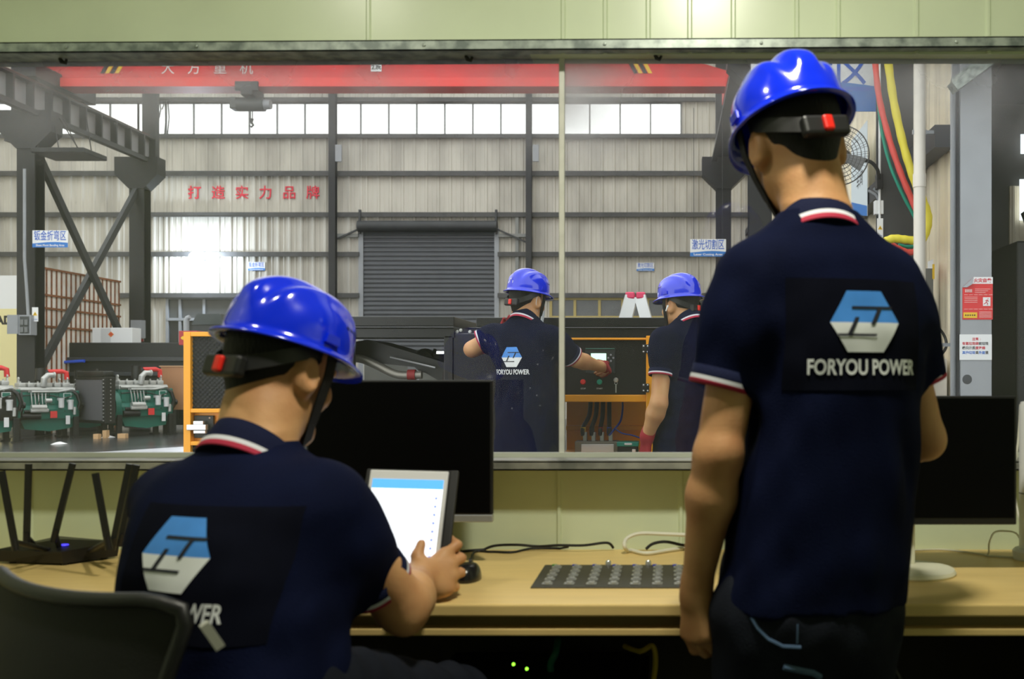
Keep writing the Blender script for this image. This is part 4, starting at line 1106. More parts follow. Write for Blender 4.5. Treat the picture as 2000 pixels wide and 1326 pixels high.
# strip window under the eaves
FR = mat('window_frame', (120, 122, 124), .5); GL2 = bpy.data.materials.new('clear_glass'); GL2.use_nodes = True
_n = GL2.node_tree; _n.nodes.clear(); _o = _n.nodes.new('ShaderNodeOutputMaterial'); _t = _n.nodes.new('ShaderNodeBsdfTransparent'); _g = _n.nodes.new('ShaderNodeBsdfGlossy'); _m = _n.nodes.new('ShaderNodeMixShader')
_g.inputs['Roughness'].default_value = .05; _m.inputs[0].default_value = .05; _n.links.new(_t.outputs[0], _m.inputs[1]); _n.links.new(_g.outputs[0], _m.inputs[2]); _n.links.new(_m.outputs[0], _o.inputs[0])
colx = [X(270-383, YF), X(270, YF), X(650, YF), X(1033, YF), xe]
edges = [-22]+colx
n = 3
for a, b in zip(edges[:-1], edges[1:]):
    if b-a < .5: continue
    m2 = MB(); k = max(1, round((b-a)/.86))
    for i in range(k+1):
        x = a+(b-a)*i/k; m2.box((x-.022, YF-.02, ZW0), (x+.022, YF+.03, ZW1))
    m2.box((a, YF-.02, ZW0), (b, YF+.03, ZW0+.05)); m2.box((a, YF-.02, ZW1-.05), (b, YF+.03, ZW1))
    o = struct('window_%d' % n, m2, FR, 'bright strip window high on the far wall'); n += 1
    m2 = MB(); m2.box((a+.02, YF, ZW0+.05), (b-.02, YF+.006, ZW1-.05)); obj('pane', m2, GL2, o)
GLD = mat('dull_glass', (88, 90, 92), .25, var=.2, vscale=2); GLK = mat('dark_glass', (44, 46, 50), .2)
def lowwin(a, b, z0, z1, fm, cols, zr, lab, gm):
    global n
    m2 = MB()
    for x in cols: m2.box((x-.04, YF-.06, z0), (x+.04, YF+.02, z1))
    for z in zr: m2.box((a, YF-.07, z-.04), (b, YF+.02, z+.04))
    o = struct('window_%d' % n, m2, fm, lab); n += 1
    for i in range(len(cols)-1):
        for j in range(len(zr)-1):
            m3 = MB(); m3.box((cols[i], YF+.0, zr[j]), (cols[i+1], YF+.012, zr[j+1])); obj('pane', m3, gm[j % len(gm)], o)
lowwin(LWx0, LWx1, .9, 3.68, STEEL_G, [LWx0, X(353, YF), X(400, YF), X(470, YF), LWx1], [.94, 3.0, 3.64], 'dim low window in the far wall left of the roller door', [GLK, GLD])
lowwin(RWx0, RWx1, 1.2, 3.66, mat('ochre_frame', (178, 160, 96), .5), [RWx0]+[X(q, YF) for q in (1123, 1171, 1216, 1265, 1330)]+[RWx1], [1.24, 3.06, 3.62], 'ochre framed low window in the far wall right of the roller door', [GLD, GLD])
# roller door
m2 = MB(); pr = []; z = DZ0; pitch = .135
while z < DZ1-.001: pr += [(z, 0), (z+pitch*.35, -.035), (z+pitch*.62, -.035), (z+pitch*.9, 0)]; z += pitch
pr.append((DZ1, 0)); vv = []
for (z, d) in pr: vv += [(DX0, YF+d, min(z, DZ1)), (DX1, YF+d, min(z, DZ1))]
m2.add(vv, [(2*i, 2*i+1, 2*i+3, 2*i+2) for i in range(len(pr)-1)])
door = struct('door_1', m2, SHUT, 'wide grey roller shutter door in the far wall, raised a little')
m2 = MB(); m2.tube([(DX0-.1, YF-.22, DZ1+.02), (DX1+.1, YF-.22, DZ1+.02)], .17, 18); obj('shutter_roll', m2, STEEL_D, door)
for x in (DX0-.06, DX1+.06):
    m2 = MB(); m2.box((x-.07, YF-.08, 0), (x+.07, YF-.04, DZ1)); obj('guide_rail', m2, STEEL_G, door)
    m2 = MB(); m2.obox((x, YF-.2, DZ1-.2), (x, YF-.15, Zz(418, YF)+.1), .06, .10); m2.obox((x, YF-.2, DZ1-.05), (x+(-.9 if x < -7 else .9), YF-.18, DZ1-.45), .05, .05); obj('roll_bracket', m2, STEEL_D, door)
m2 = MB(); z = Zz(461, YF)
m2.box((X(657, YF), YF-.16, z-.05), (DX0-.12, YF-.04, z+.05)); m2.box((DX1+.12, YF-.16, z-.05), (X(1033, YF), YF-.04, z+.05)); m2.box((X(1011, YF)-.05, YF-.14, 3.7), (X(1011, YF)+.05, YF-.04, Zz(420, YF))); obj('lintel_rail', m2, mat('mid_steel', (126, 128, 126), .5), door)
m2 = MB(); m2.box((-16, 30.2, -.1), (2, 37, -.02)); struct('floor_yard', m2, mat('yard_ground', (120, 118, 112), .8))
m2 = MB(); m2.box((-16, 36, 0), (2, 36.2, 1.95)); struct('wall_yard', m2, mat('yard_wall', (112, 114, 112), .8, var=.2, vscale=2))
m2 = MB(); x = X(806, YF+2); m2.box((x-.16, YF+2, 0), (x+.16, YF+2.2, 2.6)); tag(obj('gate_post', m2, STEEL_G), 'grey post standing outside, seen under the raised roller door', 'post')

def hcol(x, y, wd, z1, m, label, dp=None, bracket=None, name='steel_column'):
    t = thing(name, label, 'column', (x, y, 0)); dp = dp or wd
    m2 = MB(); m2.box((x-wd/2, y-dp/2, 0), (x+wd/2, y-dp/2+.02, z1)); m2.box((x-wd/2, y+dp/2-.02, 0), (x+wd/2, y+dp/2, z1)); m2.box((x-.012, y-dp/2+.02, 0), (x+.012, y+dp/2-.02, z1)); obj('shaft', m2, m, t)
    m2 = MB(); m2.box((x-wd/2-.08, y-dp/2-.08, 0), (x+wd/2+.08, y+dp/2+.08, .02)); obj('base_plate', m2, m, t)
    return t
hcol(X(650, YF-.3), YF-.3, .20, 11, STEEL_DD, 'slim dark column on the far wall left of the roller door')
hcol(X(1033, YF-.3), YF-.3, .17, 11, STEEL_DD, 'slim dark column on the far wall right of the roller door')
for px_, lab in ((657, 'light grey switch box on the slim column left of the roller door'), (1042, 'thin grey frame on the slim column right of the roller door')):
    m2 = MB(); x = X(px_, YF-.45); m2.box((x-.02, YF-.5, Zz(322, YF)), (x+.16, YF-.42, Zz(290, YF))); tag(obj('switch_box', m2, STEEL_G), lab, 'box')

# crane runway: columns with heads, beams, cross bracing
XL, XR, YA, YB = -13.2, 1.45, 20.7, 25.0
def crane_col(x, y, label, low=False):
    t = hcol(x, y, .37, 6.1, STEEL_DD, label, .34)
    m2 = MB(); m2.prism([(x-.185, 5.95), (x-.54, 6.3), (x-.54, 6.74), (x+.54, 6.74), (x+.54, 6.3), (x+.185, 5.95)], y-.2, y+.2, 'xz'); obj('column_head', m2, STEEL_DD, t)
    ox = 0 if y > 24 else (-.52 if x < 0 else .52); m2 = MB(); m2.box((x+ox-.17, y+.42, 6.2), (x+ox+.17, y+.62, 11)); m2.box((x+min(ox, 0)-.17, y+.2, 6.2), (x+max(ox, 0)+.17, y+.42, 6.5)); obj('roof_post', m2, STEEL_DD, t)
    return t
crane_col(XL, YA, 'dark crane column with a wide head at the left edge'); crane_col(XL, YB, 'dark crane column with a wide head behind the white cabinet')
crane_col(XR, YB, 'dark crane column with a wide head at the right end of far wall'); crane_col(XR+.1, YA-4.3, 'dark crane column close behind the helmet of the standing person')
def runway(x, y0, y1, label):
    t = thing('crane_beam', label, 'beam', (x, (y0+y1)/2, 6.75))
    m2 = MB(); m2.box((x-.16, y0, 7.31), (x+.16, y1, 7.35)); m2.box((x-.16, y0, 6.75), (x+.16, y1, 6.79)); obj('flange', m2, STEEL_DD, t)
    m2 = MB(); m2.box((x-.008, y0, 6.79), (x+.008, y1, 7.31)); obj('web', m2, mat('web_steel', (142, 142, 144), .5, var=.2, vscale=3), t)
    k = int((y1-y0)/.62)
    for i in range(k+1):
        y = y0+.05+(y1-y0-.1)*i/k; m2 = MB(); m2.box((x-.155, y-.025, 6.79), (x+.155, y+.025, 7.31)); obj('stiffener', m2, STEEL_DD, t)
    m2 = MB(); m2.box((x-.03, y0, 7.35), (x+.03, y1, 7.43)); obj('rail', m2, mat('rail_rust', (96, 60, 52), .6), t)
    m2 = MB(); m2.box((x+.18, y0, 6.62), (x+.30, y1, 6.70)) if x < 0 else m2.box((x-.30, y0, 6.62), (x-.18, y1, 6.70)); obj('side_rail', m2, STEEL_D, t)
    return t
runway(XL, 15.5, 25.6, 'ribbed crane runway beam running back along the left columns'); runway(XR, 13.5, 25.6, 'dark crane runway beam running back along the right side')
for (za, zb, lab) in ((5.8, 1.2, 'dark brace sloping down and away between the left crane columns'), (1.2, 5.9, 'dark brace sloping up and away between the left crane columns')):
    m2 = MB(); xx = XL+(.10 if za > 3 else -.02); m2.obox((xx, YA+.15, za), (xx, YB-.15, zb), .10, .16); tag(obj('cross_brace', m2, STEEL_D), lab, 'brace')
m2 = MB()
t = thing('hanging_platform', 'dark flat platform hung from ropes beside the left crane column', 'platform', (XL+.75, YA+.2, 5.85))
m2.box((XL+.15, YA-.25, 5.86), (XL+1.25, YA+.6, 5.96), .01); obj('deck', m2, STEEL_DD, t)
for (a, b) in (((XL+.45, YA, 6.7), (XL+.25, YA-.2, 5.95)), ((XL+.45, YA, 6.7), (XL+.7, YA-.2, 5.95)), ((XL+.5, YA+.3, 6.7), (XL+.75, YA+.5, 5.95)), ((XL+.5, YA+.1, 6.7), (XL+1.1, YA-.2, 5.95)), ((XL+1.05, YA+.2, 6.62), (XL+1.2, YA+.1, 5.95))):
    m2 = MB(); m2.tube([a, b], .012, 6); obj('rope', m2, BLK, t)

# bridge crane
YC_ = 21.7; cx0, cx1 = XL-.6, XR-.1; zb = 7.50
t = thing('bridge_crane', 'long red bridge crane girder spanning the hall under the roof', 'crane', ((cx0+cx1)/2, YC_, zb))
m2 = MB(); m2.prism([(cx0, 7.72), (cx0, 7.95), (cx0+1.4, 8.22), (cx1-1.2, 8.22), (cx1, 7.85), (cx1, 7.68)], YC_-.2, YC_+.2, 'xz'); obj('girder', m2, RED, t)
m2 = MB(); m2.box((cx0+.5, YC_-.27, zb), (cx1-.05, YC_+.27, zb+.19)); obj('lower_flange', m2, RED2, t)
for x in (XL, XR):
    m2 = MB(); m2.box((x-.16, YC_-1.1, 7.46), (x+.16, YC_+1.1, 7.78), .02); et = obj('end_carriage', m2, STEEL_DD if x < 0 else RED2, t)
    for dy in (-.85, .85):
        m3 = MB(); m3.tube([(x-.06, YC_+dy, 7.53), (x+.06, YC_+dy, 7.53)], .10, 18); obj('wheel', m3, STEEL_D, et)
fy = YC_-.206
for (px0, sl) in ((196, 1), (1238, -1)):
    for k, m in enumerate((STEEL_DD, YEL, STEEL_DD, YEL)):
        x = X(px0+k*9.5, fy); dx = .17*sl; m3 = MB(); m3.prism([(x, 7.80), (x+.085, 7.80), (x+.085+dx, 8.12), (x+dx, 8.12)], fy-.004, fy+.004, 'xz'); obj('warning_stripe', m3, m, t)
m3 = MB()
for i, ch in enumerate('大方重机'): put_text(m3, ch, .30, (X(328+51*i, fy), fy-.004, 7.90), bold=.002)
obj('lettering', m3, mat('faded_white', (212, 196, 194), .6), t)
m3 = MB(); x = X(735, fy); m3.box((x-.115, fy-.012, 7.835), (x+.115, fy, 8.015)); pl_ = obj('load_plate', m3, WHT, t)
m3 = MB(); put_text(m3, '2.8t', .13, (x, fy-.014, 7.925), bold=.003); obj('lettering', m3, INKB, pl_)
# hoist
hx = X(493, YC_); t = thing('hoist', 'dark electric hoist with hook hanging under the red crane', 'hoist', (hx, YC_, 6.95))
DG = mat('hoist_grey', (66, 70, 70), .5)
m2 = MB(); m2.tube([(hx-.3, YC_-.05, 7.17), (hx+.28, YC_-.05, 7.17)], .15, 16); obj('drum', m2, DG, t)
m2 = MB(); m2.tube([(hx+.28, YC_-.05, 7.17), (hx+.42, YC_-.05, 7.17)], [.11, .10], 14); obj('motor', m2, STEEL_G, t)
m2 = MB(); m2.box((hx-.42, YC_-.2, 7.05), (hx-.28, YC_+.08, 7.30), .02); obj('gearbox', m2, DG, t)
m2 = MB(); m2.box((hx-.13, YC_-.33, 7.30), (hx+.13, YC_+.33, 7.52), .03); m2.box((hx-.25, YC_-.32, 7.40), (hx+.25, YC_-.27, 7.60), .01); obj('trolley', m2, STEEL_DD, t)
m2 = MB(); m2.tube([(hx-.02, YC_-.05, 7.05), (hx-.02, YC_-.05, 6.86)], .012, 6); m2.tube([(hx+.02, YC_-.05, 7.05), (hx+.02, YC_-.05, 6.86)], .012, 6); obj('rope', m2, BLK, t)
m2 = MB(); m2.tube([(hx, YC_-.05, 6.86), (hx, YC_-.05, 6.78), (hx+.04, YC_-.05, 6.72), (hx, YC_-.05, 6.68), (hx-.05, YC_-.05, 6.71)], [.05, .03, .025, .022, .012], 8); obj('hook', m2, DG, t)
t = thing('festoon_cables', 'bunch of thin dark cables drooping from rail before strip window', 'cable', (X(310, YF-1), YF-1, 9))
for i, (a, b) in enumerate(((292, 225), (300, 214), (306, 222), (312, 230), (318, 214), (322, 262), (328, 262))):
    m2 = MB(); y = YF-.12; p0 = Vector((X(a, y), y, Zz(197, y))); p1 = Vector((X(b*.03+a*.97, y)+.02, y, Zz(b, y))); m2.tube([p0, p0.lerp(p1, .5)+Vector((.04, 0, 0)), p1], .018, 6); obj('strand', m2, BLK, t)
m2 = MB(); m2.box((X(285, YF-.1), YF-.16, Zz(198, YF-.1)), (X(332, YF-.1), YF-.02, Zz(194, YF-.1))); obj('carrier_rail', m2, STEEL_D, t)

# slogan and hanging signs
t = thing('slogan', 'six red raised Chinese characters spaced along the far wall', 'lettering', (X(497, YF), YF-.04, 6.6))
for i, ch in enumerate('打造实力品牌'):
    v, f = text_mesh(ch, .42, .0035); m2 = MB(); x = X(381+46.2*i, YF); y = YF-.045
    m2.add([(x+p[0], y, 6.79+p[1]) for p in v], f); o = obj('character', m2, INKR, t, auto=False); sm = o.modifiers.new('thickness', 'SOLIDIFY'); sm.thickness = .02
def sign(label, xc, zc, y, wd, ht, zh, en, group=None, chain=None, tsize=None, thick=.012, toff=.15):
    t = thing('hanging_sign', label, 'sign', (xc, y, zc-ht/2), group)
    m2 = MB(); m2.box((xc-wd/2, y, zc-ht/2), (xc+wd/2, y+thick, zc+ht/2)); obj('board', m2, WHT, t)
    m2 = MB(); n_ = 10; top = [(xc+wd/2-wd*i/n_, zc-ht/2+ht*(.27+.05*math.sin(i/n_*PI*1.3))) for i in range(n_+1)]
    m2.prism([(xc-wd/2, zc-ht/2), (xc+wd/2, zc-ht/2)]+top, y-.003, y, 'xz'); obj('blue_band', m2, BLU, t)
    m2 = MB(); put_text(m2, zh, tsize or ht*.62, (xc, y-.004, zc+ht*toff), width=wd*.9, bold=(tsize or ht*.62)*.008); obj('lettering', m2, INK, t)
    if en: m2 = MB(); put_text(m2, en, ht*.17, (xc, y-.005, zc-ht*.38), width=wd*.8, bold=.001); obj('small_lettering', m2, WHT, t)
    for s in (-1, 1):
        if chain: m2 = MB(); m2.tube([(xc+s*wd*.4, y+.006, zc+ht/2), (xc+s*wd*.4, y+.006, chain)], .006, 6); obj('hanger', m2, STEEL_D, t)
    return t
y = YA-.24; sign('white and blue sign on the left crane column', (X(64, y)+X(132, y))/2, Zz(466.5, y), y, .73, .35, '钣金折弯区', 'Sheet Metal Bending Area')
y = 20.0; sign('white and blue sign left of the sleeve of the standing person', (X(1348, y)+X(1418, y))/2, Zz(484, y), y, .72, .35, '激光切割区', 'Laser Cutting Area', chain=6.65)
y = YF-.06; sign('small white and blue sign on the far wall above the seated helmet', X(501, y), Zz(520, y), y, .51, .25, '钣金折弯区', 'Sheet Metal Bending Area')
sign('small white and blue sign on the far wall above the ladder', X(1260.5, y), Zz(521, y), y, .53, .25, '激光切割区', 'Laser Cutting Area')
# floodlight low on the far wall
fx, fy_, fz = X(384, YF-.6), YF-.62, Zz(504, YF-.6)
t = thing('floodlight', 'dazzling white floodlight on the far wall above the seated helmet', 'lamp', (fx, fy_, fz))
m2 = MB(); m2.lathe([(.001, -.2), (.1, -.173), (.173, -.1), (.2, 0), (.173, .1), (.1, .173), (.001, .2)], (fx, fy_, fz), 'y', 24); obj('bulb', m2, mat('flood_glass', (226, 238, 255), .3, emit=220), t)
m2 = MB(); m2.lathe([(.06, .17), (.06, .3), (.03, .32), (.03, .60)], (fx, fy_, fz), 'y', 14); obj('holder', m2, STEEL_G, t)

# left side: partition, banner, cabinets
t = thing('partition', 'white partition with rusty upright studs between the left crane columns', 'partition', (XL-.35, (YA+YB)/2, 0))
m2 = MB(); m2.box((XL-.42, YA+.2, 0), (XL-.40, YB-.2, 3.62)); obj('sheet', m2, mat('partition_sheet', (244, 240, 232), .6, var=.25, vscale=2.2, rgb2=(206, 192, 172), contrast=(.2, .5)), t)
RUST = mat('rusty_stud', (150, 92, 56), .7, var=.4, vscale=9); 
proto = None
for i in range(22):
    y = YA+.25+(YB-YA-.5)*i/21
    if proto is None: m2 = MB(); m2.box((XL-.40, y-.022, 0), (XL-.385, y+.022, 3.64)); proto = obj('stud', m2, RUST, t); y0_ = y
    else: c = proto.copy(); COL.objects.link(c); c.parent = t; c.location = (0, y-y0_, 0); ORG[c.name] = ORG[t.name]
for z in (3.62, 3.04, 2.75, 2.35): m2 = MB(); m2.box((XL-.385, YA+.2, z-.02), (XL-.365, YB-.2, z+.025)); obj('rail', m2, RUST, t)
t = thing('banner', 'white and yellow banner beyond the left crane column', 'banner', (-15.8, 22.5, 2.1)); y = 22.5
m2 = MB(); m2.box((-18.5, y, Zz(603, y)), (X(37, y), y+.03, Zz(538, y))); obj('white_field', m2, WHT, t)
m2 = MB(); m2.box((-18.5, y, .3), (X(37, y), y+.03, Zz(603, y))); obj('yellow_field', m2, mat('pale_yellow', (236, 226, 170), .6), t)
m2 = MB(); put_text(m2, 'AD', .26, (X(8, y), y-.004, Zz(626, y)), bold=.012); obj('lettering', m2, INKB, t)
t = thing('switch_cabinet', 'open grey electrical cabinet on the left crane column', 'cabinet', (X(40, 20.3), 20.3, 2)); y = 20.3
m2 = MB(); a, b = P(36, 654, y), P(60, 615, y); m2.box((a.x, y, a.z), (b.x, y+.2, b.z)); obj('box', m2, STEEL_G, t)
m2 = MB(); m2.box((a.x+.03, y-.006, a.z+.03), (b.x-.03, y+.002, b.z-.03)); ins = obj('interior', m2, mat('cabinet_dark', (66, 70, 72), .6), t)
for i in range(2):
    for j in range(2): m2 = MB(); m2.box((a.x+.05+i*.085, y-.03, a.z+.05+j*.15), (a.x+.115+i*.085, y-.005, a.z+.16+j*.15), .005); obj('breaker', m2, mat('breaker_grey', (112, 116, 118), .5), ins)
m2 = MB(); m2.box((X(15, y), y-.02, a.z+.02), (a.x, y, b.z)); obj('door', m2, STEEL_G, t)
m2 = MB(); m2.tube([(X(49, y), y+.1, b.z), (X(47, y), y+.08, Zz(560, y)), (X(43, y), y+.08, Zz(505, y)), (X(43, y), y+.08, 5.5)], .03, 8); obj('conduit', m2, STEEL_G, t)
def warn(label, px, py, y, wd, ht, name='warning_sign'):
    t = thing(name, label, 'sign', P(px, py, y)); c = P(px, py, y)
    m2 = MB(); m2.box((c.x-wd/2, y, c.z-ht/2), (c.x+wd/2, y+.006, c.z+ht/2)); obj('plate', m2, WHT, t)
    m2 = MB(); s = wd*.38; m2.prism([(c.x-s, c.z-s*.5), (c.x+s, c.z-s*.5), (c.x, c.z+s*1.2)], y-.004, y, 'xz'); obj('triangle', m2, YEL, t)
    m2 = MB(); m2.prism([(c.x-s*.1, c.z+s*.5), (c.x+s*.25, c.z+s*.5), (c.x+s*.05, c.z+s*.1), (c.x+s*.2, c.z+s*.1), (c.x-s*.1, c.z-s*.35), (c.x-.02*s, c.z), (c.x-s*.2, c.z)], y-.006, y-.004, 'xz'); obj('bolt_mark', m2, INKB, t)
    m2 = MB(); put_text(m2, '当心触电', wd*.2, (c.x, y-.003, c.z-ht*.36)); obj('lettering', m2, INK, t)
warn('small electric warning sign below the left crane column sign', 68.5, 614, 20.4, .125, .29)
t = thing('cabinet', 'white cabinet with an orange diamond sticker, on the black machine bed', 'cabinet', P(219, 670, 22.9)); y = 22.9
a, b = P(180, 670, y), P(258, 640, y); m2 = MB(); m2.box((a.x, y, a.z), (b.x, y+.4, b.z), .01); obj('body', m2, WHT, t)
m2 = MB(); m2.box((a.x+.42, y-.006, a.z+.01), (a.x+.43, y, b.z-.01)); m2.box((a.x+.2, y-.004, a.z+.01), (a.x+.42, y, b.z-.01)); obj('door', m2, mat('pale_grey', (206, 208, 210), .5), t)
c = P(217, 653, y); m2 = MB(); s = .065; m2.prism([(c.x-s, c.z), (c.x, c.z-s), (c.x+s, c.z), (c.x, c.z+s)], y-.010, y-.006, 'xz'); dm = obj('diamond_sticker', m2, mat('sticker_orange', (226, 120, 40), .5), t)
m2 = MB(); put_text(m2, '福', .06, (c.x, y-.012, c.z), bold=.001); obj('lettering', m2, INKR, dm)
t = thing('control_box', 'grey box with a yellow triangle on the second left crane column', 'box', P(266, 660, 24.6)); y = 24.6
a, b = P(255, 660, y), P(276, 625, y); m2 = MB(); m2.box((a.x, y, a.z), (b.x, y+.2, b.z)); obj('body', m2, STEEL_G, t)
m2 = MB(); m2.prism([(a.x+.04, a.z+.05), (a.x+.12, a.z+.05), (a.x+.08, a.z+.13)], y-.004, y, 'xz'); obj('triangle', m2, YEL, t)
m2 = MB(); c = P(277.5, 656, 24.82); m2.box((c.x-.035, 24.82, c.z-.14), (c.x+.035, 24.83, c.z+.14)); t = tag(obj('label_strip', m2, WHT), 'narrow white strip with yellow mark right of the grey control box', 'sign')
m2 = MB(); m2.box((c.x-.02, 24.814, c.z-.02), (c.x+.02, 24.82, c.z+.08)); obj('mark', m2, YEL, t)
m2 = MB(); m2.box((c.x-.035, 24.814, c.z-.14), (c.x+.035, 24.82, c.z-.08)); obj('red_band', m2, INKR, t)

# black machine beds, orange machine
def bed(label, px0, px1, py0, y, dp, rails):
    t = thing('machine_bed', label, 'machine', (X((px0+px1)/2, y), y, 0)); x0, x1, z1 = X(px0, y), X(px1, y), Zz(py0, y)
    m2 = MB(); m2.box((x0, y, .15), (x1, y+dp, z1), .02); obj('body', m2, STEEL_DD, t)
    for fz in rails: m2 = MB(); z = .15+(z1-.15)*fz; m2.box((x0-.05, y-.12, z-.05), (x1, y-.001, z+.04), .01); obj('rail', m2, mat('rail_black', (52, 55, 62), .4), t)
    k = max(2, int((x1-x0)/.7))
    for i in range(k): m2 = MB(); x = x0+(x1-x0)*(i+.5)/k; m2.box((x-.13, y-.03, .3), (x+.13, y-.001, z1*.45), .01); obj('panel', m2, BLK, t)
    for s in (x0+.1, x1-.1): m2 = MB(); m2.box((s-.08, y+.02, 0), (s+.08, y+dp-.02, .15)); obj('foot', m2, BLK, t)
    return t
bed('long black machine bed behind the green engines', 124, 372, 669, 22.7, 1.2, (.62, .80))
bed('dark grey machine bed at the left edge behind the engines', -150, 118, 681, 22.9, .9, (.7,))
m2 = MB(); y = 22.53; a, b = P(107, 711, y), P(165, 705, y); m2.tube([(a.x, y, a.z+.03), (b.x, y, b.z)], .035, 10); tag(obj('blue_bar', m2, mat('bar_blue', (36, 84, 214), .4)), 'bright blue bar lying along the front of black machine bed', 'bar')
y = 23.0; t = thing('orange_machine', 'orange machine with a black top at the left edge', 'machine', (X(-10, y), y, Zz(681, y)))
m2 = MB(); a, b = P(-90, 681, y), P(36, 657, y); m2.box((a.x, y, a.z), (b.x, y+.5, b.z), .01); obj('body', m2, ORANGE, t)
m2 = MB(); m2.box((a.x, y-.02, b.z), (b.x+.02, y+.52, b.z+.07), .01); obj('top', m2, BLK, t)
m2 = MB(); c = P(39.5, 668, y); m2.box((c.x-.03, y-.01, c.z-.03), (c.x+.04, y+.1, c.z+.04)); obj('label', m2, WHT, t)
m2 = MB(); c = P(52, 672, y); m2.prism([(c.x-.06, c.z-.09), (c.x+.08, c.z-.09), (c.x, c.z+.09)], y+.1, y+.4, 'xz'); obj('teal_bracket', m2, mat('teal_paint', (70, 130, 140), .5), t)
t = thing('plywood_crate', 'brown plywood crate behind the right end of the green engines', 'crate', P(338, 800, 21.9)); y = 21.9
a, b = P(314, 800, y), P(376, 716, y); m2 = MB(); m2.box((a.x, y, a.z), (b.x, y+.5, b.z)); obj('box', m2, mat('plywood', (176, 128, 92), .7, var=.2, vscale=3), t)
m2 = MB(); m2.box((a.x-.03, y-.02, b.z), (b.x, y+.52, b.z+.02)); obj('lid', m2, mat('plywood_edge', (198, 160, 122), .7), t)
for s in (.02, .55): m2 = MB(); m2.box((a.x+s, y+.05, 0), (a.x+s+.1, y+.45, a.z)); obj('skid', m2, BLK, t)
